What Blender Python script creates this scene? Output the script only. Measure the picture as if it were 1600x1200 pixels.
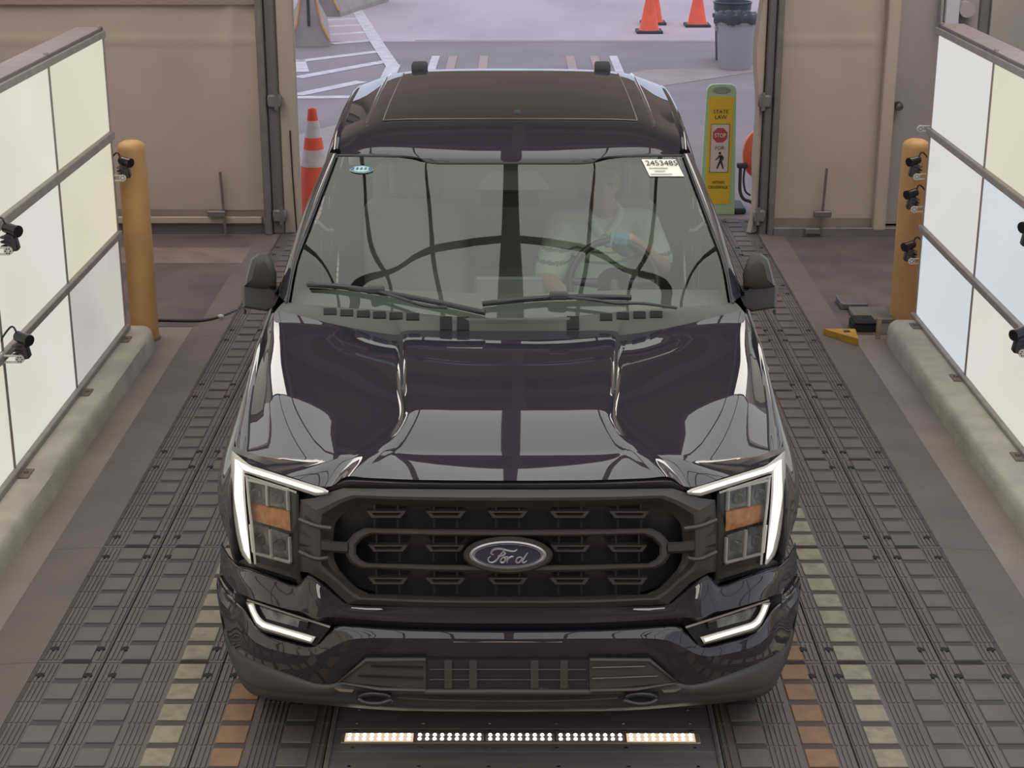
import bpy, bmesh, math, random
import numpy as np
from mathutils import Vector, Matrix
from mathutils.bvhtree import BVHTree
random.seed(4)
S = bpy.context.scene
for o in list(bpy.data.objects): bpy.data.objects.remove(o)
COL = S.collection
PI = math.pi

# ------------------------------------------------------------ camera
FPX = 2600.0; PT = math.radians(18.8); YAW = math.atan(6*math.cos(PT)/FPX)
CAM = Vector((0.025, -4.95, 3.2))
cd = bpy.data.cameras.new('camera'); cam = bpy.data.objects.new('camera', cd); COL.objects.link(cam)
cd.sensor_fit = 'HORIZONTAL'; cd.sensor_width = 36; cd.lens = 36*FPX/1600
cam.location = CAM; cam.rotation_euler = (PI/2-PT, 0, YAW); cd.clip_end = 300
S.camera = cam
# ------------------------------------------------------------ world, exposure
W = bpy.data.worlds.new('overcast_sky'); S.world = W; W.use_nodes = True
bg = W.node_tree.nodes['Background']; bg.inputs[0].default_value = (.74, .81, 1.0, 1); bg.inputs[1].default_value = 1.15
S.view_settings.view_transform = 'Standard'; S.view_settings.look = 'None'
S.view_settings.gamma = 1; S.view_settings.exposure = 0.0; S.view_settings.use_curve_mapping = False
CANOPY_L = 1.5          # radiance of the overhead diffusers
WALL_L = .88            # scale of the side diffusers

# ------------------------------------------------------------ pixel -> world helpers (measuring tools for placing real points)
_c, _s = math.cos(PT), math.sin(PT)
_R = Matrix.Rotation(YAW, 3, 'Z')
FW = _R @ Vector((0, _c, -_s)); UP = _R @ Vector((0, _s, _c)); RT = _R @ Vector((1, 0, 0))
def ray(x, y): return FW + RT*((x-800)/FPX) + UP*((600-y)/FPX)
def at(x, y, Y=None, X=None, Z=None):
    d = ray(x, y)
    t = (Y-CAM.y)/d.y if Y is not None else (X-CAM.x)/d.x if X is not None else (Z-CAM.z)/d.z
    return CAM + d*t
def hp(hx, y, Y):
    v = (600-y)/FPX; a = Y-CAM.y
    zz = a*(v*_c-_s)/(_c+v*_s); d = a*_c-zz*_s
    return Vector((hx*d/FPX, Y, zz+CAM.z))
YT = [(-.1,.03),(0,.03),(.3,.045),(.5,.075),(.62,.11),(.72,.16),(.82,.24),(.9,.33),(.96,.43),(1.0,.53),(1.03,.58),(1.06,.63),(1.1,.70)]
def Yf(x):
    return float(np.interp(abs(x), [a for a,b in YT], [b for a,b in YT]))
def fp(hx, y, off=0.0):
    Y = .1
    for _ in range(12):
        p = hp(hx, y, Y); Y = Yf(p.x)-off
    return hp(hx, y, Y)

# ------------------------------------------------------------ materials
def M(name, col, rough=.5, metal=0, col2=None, scale=8, bump=0, bscale=120, coat=0, spec=.5, stretch=None, lo=.35, hi=.65, detail=5, world=False, alpha=None):
    m = bpy.data.materials.new(name); m.use_nodes = True
    nt = m.node_tree; b = nt.nodes['Principled BSDF']
    b.inputs['Base Color'].default_value = (*col, 1); b.inputs['Roughness'].default_value = rough
    b.inputs['Metallic'].default_value = metal; b.inputs['Specular IOR Level'].default_value = spec
    if coat: b.inputs['Coat Weight'].default_value = coat; b.inputs['Coat Roughness'].default_value = .01; b.inputs['Coat IOR'].default_value = 1.62
    def coords():
        if world:
            g = nt.nodes.new('ShaderNodeNewGeometry'); out = g.outputs['Position']
        else:
            t = nt.nodes.new('ShaderNodeTexCoord'); out = t.outputs['Object']
        if stretch:
            mp = nt.nodes.new('ShaderNodeMapping'); mp.inputs['Scale'].default_value = stretch
            nt.links.new(out, mp.inputs['Vector']); out = mp.outputs['Vector']
        return out
    if col2 is not None:
        n = nt.nodes.new('ShaderNodeTexNoise'); n.inputs['Scale'].default_value = scale; n.inputs['Detail'].default_value = detail
        r = nt.nodes.new('ShaderNodeValToRGB'); r.color_ramp.elements[0].position = lo; r.color_ramp.elements[1].position = hi
        r.color_ramp.elements[0].color = (*col, 1); r.color_ramp.elements[1].color = (*col2, 1)
        nt.links.new(coords(), n.inputs['Vector']); nt.links.new(n.outputs['Fac'], r.inputs['Fac']); nt.links.new(r.outputs['Color'], b.inputs['Base Color'])
    if bump:
        n = nt.nodes.new('ShaderNodeTexNoise'); n.inputs['Scale'].default_value = bscale; n.inputs['Detail'].default_value = 4
        k = nt.nodes.new('ShaderNodeBump'); k.inputs['Strength'].default_value = bump; k.inputs['Distance'].default_value = .01
        nt.links.new(coords(), n.inputs['Vector']); nt.links.new(n.outputs['Fac'], k.inputs['Height']); nt.links.new(k.outputs['Normal'], b.inputs['Normal'])
    return m
def EM(name, col, strength=1, col2=None, scale=1.2):
    m = bpy.data.materials.new(name); m.use_nodes = True; nt = m.node_tree
    b = nt.nodes['Principled BSDF']; b.inputs['Base Color'].default_value = (.5, .5, .5, 1); b.inputs['Roughness'].default_value = .35
    b.inputs['Emission Color'].default_value = (*col, 1); b.inputs['Emission Strength'].default_value = strength
    b.inputs['Base Color'].default_value = (.05, .05, .05, 1)
    if col2:
        n = nt.nodes.new('ShaderNodeTexNoise'); n.inputs['Scale'].default_value = scale; n.inputs['Detail'].default_value = 2
        r = nt.nodes.new('ShaderNodeValToRGB'); r.color_ramp.elements[0].position = .3; r.color_ramp.elements[1].position = .7
        r.color_ramp.elements[0].color = (*col, 1); r.color_ramp.elements[1].color = (*col2, 1)
        t = nt.nodes.new('ShaderNodeTexCoord')
        nt.links.new(t.outputs['Object'], n.inputs['Vector']); nt.links.new(n.outputs['Fac'], r.inputs['Fac']); nt.links.new(r.outputs['Color'], b.inputs['Emission Color'])
    return m
def GLASS(name, tint, ior=1.5, gain=1.0, haze=None):
    m = bpy.data.materials.new(name); m.use_nodes = True; nt = m.node_tree
    nt.nodes.remove(nt.nodes['Principled BSDF']); out = nt.nodes['Material Output']
    tr = nt.nodes.new('ShaderNodeBsdfTransparent'); tr.inputs[0].default_value = (*tint, 1)
    gl = nt.nodes.new('ShaderNodeBsdfGlossy'); gl.inputs['Roughness'].default_value = .0; gl.inputs[0].default_value = (.96, 1, .95, 1)
    fr = nt.nodes.new('ShaderNodeFresnel'); fr.inputs[0].default_value = ior
    mu = nt.nodes.new('ShaderNodeMath'); mu.operation = 'MULTIPLY'; mu.use_clamp = True; mu.inputs[1].default_value = gain
    mx = nt.nodes.new('ShaderNodeMixShader')
    nt.links.new(fr.outputs[0], mu.inputs[0]); nt.links.new(mu.outputs[0], mx.inputs[0]); nt.links.new(tr.outputs[0], mx.inputs[1]); nt.links.new(gl.outputs[0], mx.inputs[2])
    nt.links.new(mx.outputs[0], out.inputs[0])
    return m
mt = {}
mt['concrete'] = M('concrete_floor', (.235, .192, .168), .75, col2=(.32, .27, .235), scale=1.6, bump=.15, bscale=60, world=True, lo=.3, hi=.7)
mt['floor_dark'] = M('stained_shadowed_concrete', (.10, .08, .082), .7, col2=(.155, .125, .118), scale=2.2, bump=.1, bscale=60, world=True)  # stain noise with the floor shadow put into the dark colour
mt['floor_pale'] = M('pale_concrete', (.27, .215, .185), .8, col2=(.2, .16, .14), scale=5, bump=.1, world=True)
mt['curb'] = M('curb_concrete', (.60, .545, .45), .85, col2=(.47, .42, .355), scale=5, bump=.35, bscale=45, world=True)
mt['curb_stain'] = M('rust_stained_steel', (.17, .12, .10), .7, col2=(.25, .20, .17), scale=20)
mt['rubber'] = M('mat_rubber', (.115, .092, .089), .62, col2=(.155, .126, .118), scale=3.0, bump=.12, bscale=150, world=True, lo=.3, hi=.7)
mt['ramp'] = M('dusty_ramp_rubber', (.150, .121, .110), .75, col2=(.185, .152, .136), scale=3.5, bump=.5, bscale=95, world=True, lo=.3, hi=.7)
mt['rubber_pad'] = M('mat_pad_rubber', (.125, .100, .096), .6, col2=(.15, .122, .114), scale=4, bump=.1, bscale=180, world=True)
mt['rubber_groove'] = M('mat_groove_rubber', (.07, .056, .056), .7)
mt['pad_white'] = M('worn_white_pad', (.32, .28, .205), .75, col2=(.21, .18, .14), scale=22, bump=.2, world=True, lo=.4, hi=.75)
mt['pad_orange'] = M('worn_orange_pad', (.29, .165, .09), .75, col2=(.20, .125, .085), scale=18, bump=.2, world=True, lo=.4, hi=.75)
mt['hole'] = M('dark_hole', (.012, .01, .012), .8)
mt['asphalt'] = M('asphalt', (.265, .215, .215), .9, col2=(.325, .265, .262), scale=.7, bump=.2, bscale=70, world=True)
mt['asphalt_pale'] = M('pale_concrete_road', (.60, .455, .475), .9, col2=(.48, .365, .38), scale=.55, bump=.1, bscale=40, world=True, stretch=(1, .4, 1))  # pale pinkish concrete of the far road
mt['apron'] = M('concrete_apron', (.42, .34, .315), .9, col2=(.35, .28, .265), scale=2, world=True)
mt['roadpaint'] = M('road_paint_white', (.76, .68, .68), .8, col2=(.60, .53, .53), scale=6, world=True)
mt['roadpaint_orange'] = M('road_paint_orange', (.50, .33, .28), .8, col2=(.40, .30, .28), scale=8, world=True)
mt['tarp'] = M('vinyl_tarp', (.47, .40, .335), .6, col2=(.41, .35, .29), scale=1.4, bump=.25, bscale=2.2, world=True)
mt['tarp_dark'] = M('soiled_tarp_hem', (.30, .245, .20), .7, col2=(.24, .195, .165), scale=4, world=True)
mt['tarp_top'] = M('grey_tarp_band', (.27, .225, .205), .6)
mt['steel_grey'] = M('grey_steel', (.22, .195, .185), .5, metal=.2, col2=(.17, .15, .145), scale=6, world=True)
mt['steel_dark'] = M('dark_steel_channel', (.19, .165, .168), .45, metal=.3)
mt['steel_door'] = M('painted_steel_door', (.34, .305, .295), .5, col2=(.31, .28, .275), scale=2)
mt['wall_paint'] = M('wall_paint', (.36, .335, .31), .7, col2=(.32, .30, .28), scale=1.5, world=True)
mt['ceiling'] = M('ceiling_brown', (.36, .27, .26), .8, col2=(.32, .24, .235), scale=1.2, world=True)
mt['beam'] = M('ceiling_steel', (.38, .33, .33), .6)
mt['frame_grey'] = M('panel_frame_grey', (.36, .315, .28), .5, metal=.15, col2=(.30, .26, .235), scale=12)
mt['frame_dark'] = M('panel_cap_dark', (.19, .155, .155), .6, col2=(.16, .13, .13), scale=8)
mt['yellow_brown'] = M('bollard_yellow', (.62, .36, .14), .55, col2=(.54, .31, .13), scale=5)
mt['header'] = M('header_cladding', (.50, .41, .37), .7, col2=(.44, .36, .33), scale=1.1, world=True, stretch=(.3, 1, 3))
mt['black_plastic'] = M('black_plastic', (.036, .034, .041), .45, bump=.03, bscale=300)
mt['black_gloss'] = M('black_gloss_plastic', (.02, .019, .022), .2)
mt['grey_plastic'] = M('dark_grey_plastic', (.066, .062, .062), .5, bump=.04, bscale=400)
mt['cowl'] = M('cowl_plastic', (.085, .083, .078), .55, bump=.05, bscale=300)
mt['white_plastic'] = M('white_bracket', (.62, .60, .56), .5)
mt['paint'] = M('black_car_paint', (.027, .0245, .032), .5, coat=1.0, spec=0.0)
mt['tire'] = M('tire_rubber', (.035, .03, .032), .75, bump=.2, bscale=80)
mt['rim'] = M('wheel_alloy', (.25, .25, .26), .3, metal=1)
mt['chrome'] = M('chrome', (.75, .75, .75), .12, metal=1)
mt['grille_light'] = M('satin_grille_surround', (.054, .050, .047), .42, bump=.02, bscale=300)
mt['amber'] = M('amber_reflector', (.62, .22, .05), .25, col2=(.80, .36, .13), scale=40, coat=.6)
mt['lamp_inner'] = M('lamp_inner', (.12, .12, .118), .25, metal=.2, col2=(.32, .33, .32), scale=18)
mt['bezel'] = M('glow_pale_bezel', (.72, .71, .66), .35, metal=.2)  # pale colour stands in for running-light glow on the chrome rims
mt['lamp_black'] = M('lamp_black', (.03, .028, .032), .25)
mt['drl'] = EM('daytime_running_light', (1.0, .96, .86), 1.15)
mt['guide'] = M('frosted_light_guide', (.62, .60, .55), .25, coat=.5)
mt['badge_blue'] = M('badge_blue', (.010, .013, .05), .2, coat=1)
mt['badge_silver'] = M('badge_silver', (.42, .42, .45), .35, metal=.6)
mt['windshield'] = GLASS('windshield_glass', (.80, .84, .80), 1.5, 1.75)
mt['tint'] = GLASS('side_glass', (.42, .44, .43), 1.5, 1.3)
mt['lens'] = GLASS('lamp_lens', (.92, .92, .92), 1.45, .8)
mt['roofglass'] = M('panoramic_roof_glass', (.012, .011, .012), .05, spec=.55)
mt['interior'] = M('interior_plastic', (.22, .23, .215), .75)
mt['seat'] = M('seat_cloth', (.34, .34, .325), .9, bump=.1)
mt['headliner'] = M('headliner', (.30, .31, .29), .9)
mt['skin'] = M('skin', (.52, .33, .24), .6)
mt['hair'] = M('hair', (.36, .27, .17), .8, bump=.6, bscale=90)
mt['shirt'] = M('shirt_cloth', (.60, .66, .52), .9)
mt['stripe'] = M('shirt_stripe', (.20, .25, .21), .9)
mt['trouser'] = M('trouser_cloth', (.06, .06, .08), .9)
mt['glove'] = M('blue_glove', (.09, .30, .40), .5)
mt['paper'] = M('paper', (.86, .82, .72), .8)
mt['ink'] = M('ink', (.03, .03, .035), .8)
mt['inkgrey'] = M('ink_grey', (.35, .34, .32), .8)
mt['sticker'] = M('sticker_green', (.50, .72, .66), .6)
mt['sticker_dark'] = M('sticker_blue', (.05, .14, .22), .6)
mt['cone'] = M('cone_orange', (.95, .135, .06), .55, col2=(.85, .12, .06), scale=7)
mt['cone_white'] = M('cone_reflective_white', (.72, .64, .64), .5, col2=(.6, .52, .52), scale=14)
mt['base_black'] = M('black_rubber_base', (.05, .05, .055), .7)
mt['sign_yellow'] = M('sign_yellow', (.78, .52, .035), .5)
mt['sign_green'] = M('sign_frame_green', (.44, .62, .36), .5)
mt['sign_white'] = M('sign_white', (.70, .60, .50), .6)
mt['sign_red'] = M('sign_red', (.47, .07, .09), .6)
mt['bin'] = M('bin_grey', (.36, .33, .345), .55)
mt['bag'] = M('bin_liner', (.06, .065, .075), .35)
mt['barrier'] = M('barrier_concrete', (.40, .345, .31), .9, col2=(.32, .275, .25), scale=3, bump=.2, bscale=30)
mt['barrier_orange'] = M('barrier_colour_fringe', (.72, .36, .12), .8, col2=(.5, .33, .22), scale=6)  # orange of the lens colour fringe, put into a material
mt['plate'] = M('black_steel_plate', (.15, .13, .14), .5, col2=(.19, .165, .172), scale=5, stretch=(.4, 6, 1), world=True)
mt['led'] = EM('led', (1, .92, .78), 9.0)
mt['led_glow'] = EM('lit_led_cover', (1, .80, .56), .75)
mt['led_bar'] = M('led_bar_housing', (.45, .38, .28), .35, metal=.5)
mt['hose'] = M('hose', (.025, .022, .025), .5)
mt['wood'] = M('wood', (.36, .26, .20), .8, col2=(.28, .2, .16), scale=12, stretch=(1, 1, 8))
mt['yellow'] = M('wedge_yellow', (.62, .36, .03), .55, col2=(.45, .27, .05), scale=25)
mt['orange_reel'] = M('reel_orange', (.92, .18, .09), .45)
mt['pale_box'] = M('pale_box', (.52, .50, .58), .6)

# ------------------------------------------------------------ mesh helpers
ORG = {}
class MB:
    def __init__(s): s.v = []; s.f = []; s.m = []; s.cur = 0
    def add(s, vs, fs):
        k = len(s.v); s.v += [Vector(p) for p in vs]; s.f += [[i+k for i in f] for f in fs]; s.m += [s.cur]*len(fs); return s
    def bm(s, b):
        b.verts.ensure_lookup_table(); b.verts.index_update()
        s.add([v.co.copy() for v in b.verts], [[v.index for v in f.verts] for f in b.faces]); b.free(); return s
    def box(s, c, size, rz=0, bev=0, rx=0, ry=0, seg=1):
        b = bmesh.new(); bmesh.ops.create_cube(b, size=1)
        for v in b.verts: v.co = Vector((v.co.x*size[0], v.co.y*size[1], v.co.z*size[2]))
        if bev: bmesh.ops.bevel(b, geom=list(b.edges), offset=bev, segments=seg, affect='EDGES', profile=.5)
        mm = Matrix.Translation(c) @ Matrix.Rotation(rz, 4, 'Z') @ Matrix.Rotation(ry, 4, 'Y') @ Matrix.Rotation(rx, 4, 'X')
        b.transform(mm); return s.bm(b)
    def b2(s, lo, hi, bev=0, seg=1):
        lo, hi = Vector(lo), Vector(hi); return s.box((lo+hi)/2, [abs(hi[i]-lo[i]) for i in range(3)], bev=bev, seg=seg)
    def cyl(s, p0, p1, r0, r1=None, n=16, cap=True):
        p0, p1 = Vector(p0), Vector(p1); r1 = r0 if r1 is None else r1
        d = (p1-p0).normalized(); a = d.orthogonal().normalized(); c = d.cross(a)
        vs = []
        for p, r in ((p0, r0), (p1, r1)):
            for i in range(n):
                t = 2*PI*i/n; vs.append(p+a*(r*math.cos(t))+c*(r*math.sin(t)))
        fs = [[i, (i+1) % n, n+(i+1) % n, n+i] for i in range(n)]
        if cap: fs += [list(range(n))[::-1], list(range(n, 2*n))]
        return s.add(vs, fs)
    def tube(s, path, r, n=8, close=False):
        P = [Vector(p) for p in path]; m = len(P); vs = []; prev = None
        for i, p in enumerate(P):
            if close: d = P[(i+1) % m]-P[i-1]
            else: d = P[min(i+1, m-1)]-P[max(i-1, 0)]
            d.normalize()
            a = d.orthogonal().normalized() if prev is None else (prev-d*prev.dot(d)).normalized()
            prev = a; c = d.cross(a); rr = r[i] if isinstance(r, (list, tuple)) else r
            for k in range(n):
                t = 2*PI*k/n; vs.append(p+a*(rr*math.cos(t))+c*(rr*math.sin(t)))
        fs = []
        for i in range(m if close else m-1):
            j = (i+1) % m
            fs += [[i*n+k, i*n+(k+1) % n, j*n+(k+1) % n, j*n+k] for k in range(n)]
        if not close: fs += [list(range(n))[::-1], list(range((m-1)*n, m*n))]
        return s.add(vs, fs)
    def lathe(s, c, prof, n=24, axis='Z', sx=1, sy=1):
        c = Vector(c); vs = []; m = len(prof)
        for r, z in prof:
            for i in range(n):
                t = 2*PI*i/n; x, y = r*math.cos(t)*sx, r*math.sin(t)*sy
                vs.append(c+(Vector((x, y, z)) if axis == 'Z' else Vector((z, x, y)) if axis == 'X' else Vector((x, z, y))))
        fs = []
        for j in range(m-1):
            fs += [[j*n+i, j*n+(i+1) % n, (j+1)*n+(i+1) % n, (j+1)*n+i] for i in range(n)]
        if prof[0][0] > 1e-4: fs.append(list(range(n))[::-1])
        if prof[-1][0] > 1e-4: fs.append(list(range((m-1)*n, m*n)))
        return s.add(vs, fs)
    def sph(s, c, r, nu=16, nv=10, sc=(1, 1, 1)):
        c = Vector(c); vs = []
        for j in range(nv+1):
            ph = PI*j/nv
            for i in range(nu):
                t = 2*PI*i/nu; vs.append(c+Vector((r*sc[0]*math.sin(ph)*math.cos(t), r*sc[1]*math.sin(ph)*math.sin(t), r*sc[2]*math.cos(ph))))
        return s.add(vs, [[j*nu+i, (j+1)*nu+i, (j+1)*nu+(i+1) % nu, j*nu+(i+1) % nu] for j in range(nv) for i in range(nu)])
    def grid(s, rows, flip=False):
        n = len(rows[0]); vs = [p for r in rows for p in r]; fs = []
        for j in range(len(rows)-1):
            for i in range(n-1):
                f = [j*n+i, j*n+i+1, (j+1)*n+i+1, (j+1)*n+i]; fs.append(f[::-1] if flip else f)
        return s.add(vs, fs)
    def prism(s, pts, d):
        """closed outline of 3-D points pushed along d"""
        pts = [Vector(p) for p in pts]; n = len(pts); d = Vector(d)
        b = bmesh.new(); vs = [b.verts.new(p) for p in pts]; f = b.faces.new(vs)
        bmesh.ops.triangulate(b, faces=[f]); b.verts.index_update()
        tri = [[v.index for v in f.verts] for f in b.faces]; b.free()
        fs = tri + [[i+n for i in t][::-1] for t in tri] + [[i, (i+1) % n, n+(i+1) % n, n+i] for i in range(n)]
        return s.add(pts+[p+d for p in pts], fs)
    def ring(s, A, B, d):
        """ring between outlines A and B (same count, closed), pushed along d"""
        n = len(A); d = Vector(d); A = [Vector(p) for p in A]; B = [Vector(p) for p in B]
        vs = A+B+[p+d for p in A]+[p+d for p in B]; fs = []
        for i in range(n):
            j = (i+1) % n
            fs += [[i, j, n+j, n+i], [2*n+i, 2*n+j, j, i], [n+i, n+j, 3*n+j, 3*n+i], [2*n+i, 3*n+i, 3*n+j, 2*n+j]]
        return s.add(vs, fs)
    def mirror(s):
        k = MB(); k.v = [Vector((-p.x, p.y, p.z)) for p in s.v]; k.f = [f[::-1] for f in s.f]; k.m = list(s.m); return k
    def build(s, name, mat, parent=None, smooth=None, origin=None, fix=False, **props):
        lo = Vector([min(p[i] for p in s.v) for i in range(3)]); hi = Vector([max(p[i] for p in s.v) for i in range(3)])
        c = Vector(origin) if origin is not None else (Vector(((lo.x+hi.x)/2, (lo.y+hi.y)/2, lo.z)) if parent is None else (lo+hi)/2)
        me = bpy.data.meshes.new(name); me.from_pydata([p-c for p in s.v], [], s.f)
        mats = mat if isinstance(mat, (list, tuple)) else [mat]
        for q in mats: me.materials.append(mt[q] if isinstance(q, str) else q)
        if len(mats) > 1: me.polygons.foreach_set('material_index', s.m)
        if fix:
            b = bmesh.new(); b.from_mesh(me); bmesh.ops.remove_doubles(b, verts=b.verts, dist=1e-5); bmesh.ops.recalc_face_normals(b, faces=b.faces); b.to_mesh(me); b.free()
        me.update()
        if smooth:
            me.shade_smooth(); me.set_sharp_from_angle(angle=math.radians(smooth))
        o = bpy.data.objects.new(name, me); COL.objects.link(o)
        if parent is not None: o.parent = parent; o.location = c-ORG[parent.name]
        else: o.location = c
        ORG[o.name] = c.copy()
        for k, val in props.items(): o[k] = val
        return o
def thing(name, label, cat, loc, group=None):
    o = bpy.data.objects.new(name, None); COL.objects.link(o); o.location = loc; o.empty_display_size = .1
    ORG[o.name] = Vector(loc); o['label'] = label; o['category'] = cat
    if group: o['group'] = group
    return o
def tag(o, label, cat, group=None):
    o['label'] = label; o['category'] = cat
    if group: o['group'] = group
    return o
def dup(o, loc, parent=None):
    c = o.copy(); COL.objects.link(c)
    if parent is not None: c.parent = parent; c.location = Vector(loc)-ORG[parent.name]
    else: c.location = loc
    ORG[c.name] = Vector(loc); return c
def crom(P, n):
    """Catmull-Rom through control points, n steps per span; a repeated point makes a crease"""
    P = [Vector(p) for p in P]; out = []
    for i in range(len(P)-1):
        p1, p2 = P[i], P[i+1]
        if (p1-p2).length < 1e-7: continue
        p0 = P[i-1] if i > 0 else p1*2-p2
        p3 = P[i+2] if i+2 < len(P) else p2*2-p1
        for k in range(n):
            t = k/n
            out.append(.5*((2*p1)+(p2-p0)*t+(2*p0-5*p1+4*p2-p3)*t*t+(3*p1-p0-3*p2+p3)*t**3))
    out.append(P[-1]); return out
def surf(rows, nu=4, nv=4):
    """rows of control points -> dense smooth grid"""
    R = [crom(r, nu) for r in rows]
    cols = [crom([r[i] for r in R], nv) for i in range(len(R[0]))]
    return [[cols[i][j] for i in range(len(cols))] for j in range(len(cols[0]))]
def full(row): # half row (x from 0 outwards) -> whole row
    L = [Vector((-p[0], p[1], p[2])) for p in row if abs(p[0]) > 1e-6][::-1]
    return L+[Vector(p) for p in row]
def text(body, size, mat, parent, O, ux, uy, name='lettering', depth=.0008, align='CENTER', sx=1.0):
    cu = bpy.data.curves.new('t', 'FONT'); cu.body = body; cu.size = size; cu.align_x = align; cu.align_y = 'CENTER'; cu.extrude = depth; cu.resolution_u = 3
    ob = bpy.data.objects.new('t', cu); COL.objects.link(ob)
    bpy.context.view_layer.update()
    me = bpy.data.meshes.new_from_object(ob.evaluated_get(bpy.context.evaluated_depsgraph_get()))
    bpy.data.objects.remove(ob)
    ux, uy = Vector(ux).normalized(), Vector(uy).normalized(); un = ux.cross(uy)
    mb = MB(); mb.add([Vector(O)+ux*(v.co.x*sx)+uy*v.co.y+un*v.co.z for v in me.vertices], [list(p.vertices) for p in me.polygons])
    bpy.data.meshes.remove(me)
    return mb.build(name, mat, parent)

# ================================================================== SETTING
def struct(o): o['kind'] = 'structure'; return o
struct(MB().b2((-4.8, -9, -.12), (4.8, 8.30, 0)).build('floor', 'concrete'))
FLOOR = bpy.data.objects['floor']
MB().b2((-4.6, 5.62, 0), (-2.02, 7.27, .004)).build('stain_shadow_patch', 'floor_dark', FLOOR)  # stained floor, its shadow painted in as a darker slab
MB().b2((-4.6, 7.27, 0), (-2.02, 7.75, .006)).build('pale_concrete_strip', 'floor_pale', FLOOR)
MB().b2((-4.6, 7.75, 0), (-2.02, 8.16, .005)).build('stain_shadow_patch', 'floor_dark', FLOOR)
MB().b2((2.19, 5.45, 0), (4.6, 8.14, .004)).build('stain_shadow_patch', 'floor_dark', FLOOR)
struct(MB().b2((-4.9, -9, 0), (-4.7, 8.3, 4.6)).build('wall_left', 'wall_paint'))
struct(MB().b2((4.7, -9, 0), (4.9, 8.3, 4.6)).build('wall_right', 'wall_paint'))
w = MB().b2((-4.7, -9.2, 0), (4.7, -9, 4.6)); struct(w.build('wall_front', 'wall_paint'))
struct(MB().b2((-4.9, -9.2, 4.6), (4.9, 8.5, 4.75)).build('ceiling', 'ceiling'))
CEIL = bpy.data.objects['ceiling']
for y in (3.9, 5.6, 7.3):
    mb = MB(); mb.b2((-4.7, y-.05, 4.42), (4.7, y+.05, 4.6), bev=.01); mb.build('ceiling_beam', 'beam', CEIL)
for x in (-2.3, 0.05, 2.4):
    MB().b2((x-.05, 2.6, 4.30), (x+.05, 8.2, 4.42), bev=.01).build('ceiling_beam', 'beam', CEIL)
# back wall: header over the doorway + the stretch beyond the tarps
w = MB(); w.b2((-2.05, 8.3, 2.5), (2.15, 8.5, 3.25)); w.b2((-4.7, 8.3, 3.25), (4.7, 8.5, 4.6)); w.b2((-4.7, 8.3, 0), (-2.05, 8.5, 3.25)); w.b2((2.15, 8.3, 0), (4.7, 8.5, 3.25))
struct(w.build('wall_back', 'header'))

def tarp(mb, x0, x1, z0, z1, y, amp=.012, nx=60, nz=14, edge=None):
    """gently rippled fabric sheet with a thickness"""
    rows = []
    for j in range(nz+1):
        z = z0+(z1-z0)*j/nz; r = []
        for i in range(nx+1):
            u = i/nx; x = x0+(x1-x0)*u
            k = amp*(.35*math.sin(5*u+1.3*z)+.3*math.sin(11*u+z*2.1))
            if edge: k -= edge*math.exp(-((u-.93)/.035)**2)*(.4+.6*math.cos(z*1.3))+edge*.7*math.exp(-((u-.87-.03*z)/.02)**2)
            k -= .018*math.exp(-((z-1.545)/.012)**2)
            r.append((x, y+k, z))
        rows.append(r)
    back = [[(p[0], y+.05, p[2]) for p in r] for r in rows[:1]+rows[-1:]]
    mb.grid(rows)
    mb.grid([rows[0], back[0]], True); mb.grid([back[1], rows[-1]], True)
    return mb
# door_1: left tarp leaf
d1 = bpy.data.objects.new('door_1', None); COL.objects.link(d1); d1.location = (-3.2, 8.2, 0); ORG['door_1'] = Vector((-3.2, 8.2, 0)); struct(d1); d1['label'] = 'beige fabric door leaf left of the doorway'
tarp(MB(), -4.6, -1.99, .21, 3.2, 8.20, edge=.03, nz=80).build('fabric_sheet', 'tarp', d1, smooth=60)
tarp(MB(), -4.6, -1.99, .09, .21, 8.20, edge=.02).build('lower_hem', 'tarp_dark', d1, smooth=60)
MB().b2((-4.6, 8.165, 1.83), (-1.99, 8.19, 3.2)).build('header_band', 'tarp_top', d1)
MB().b2((-4.6, 8.16, .10), (-2.02, 8.19, .155), bev=.006).build('bottom_rail', 'tarp', d1)
MB().b2((-4.6, 8.21, 0), (-1.99, 8.26, .09)).build('kick_strip', 'steel_dark', d1)
MB().b2((-1.995, 8.14, .01), (-1.935, 8.25, 3.2), bev=.008).build('edge_channel', 'steel_grey', d1)
MB().b2((-1.935, 8.17, .01), (-1.845, 8.27, 3.2), bev=.012).build('post', 'steel_dark', d1)
for z in (1.09, .17, 2.3):
    mb = MB(); mb.b2((-1.925, 8.12, z-.05), (-1.815, 8.18, z+.05), bev=.012); mb.cyl((-1.855, 8.13, z-.07), (-1.855, 8.13, z+.07), .016); mb.build('hinge', 'steel_grey', d1, smooth=40)
MB().b2((-1.845, 8.19, .01), (-1.70, 8.24, 3.2), bev=.012).build('jamb_panel', 'tarp', d1)
MB().tube([(-1.765, 8.186, .85), (-1.76, 8.186, .5), (-1.745, 8.186, .02)], .006).build('dark_cable', 'hose', d1)
def drop_bolt(par, x, zt, side):
    b = MB(); b.tube([(x-.012*side, 8.12, zt), (x, 8.12, .22), (x+.006*side, 8.12, .02)], .011)
    r = b.build('drop_bolt', 'steel_dark', par, smooth=40)
    mb = MB(); mb.b2((x-.13 if side > 0 else x-.07, 8.105, .165), (x+.015 if side > 0 else x+.07, 8.15, .215), bev=.006); mb.build('bolt_guide', 'steel_dark', r)
drop_bolt(d1, -2.315, .53, 1)
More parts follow.
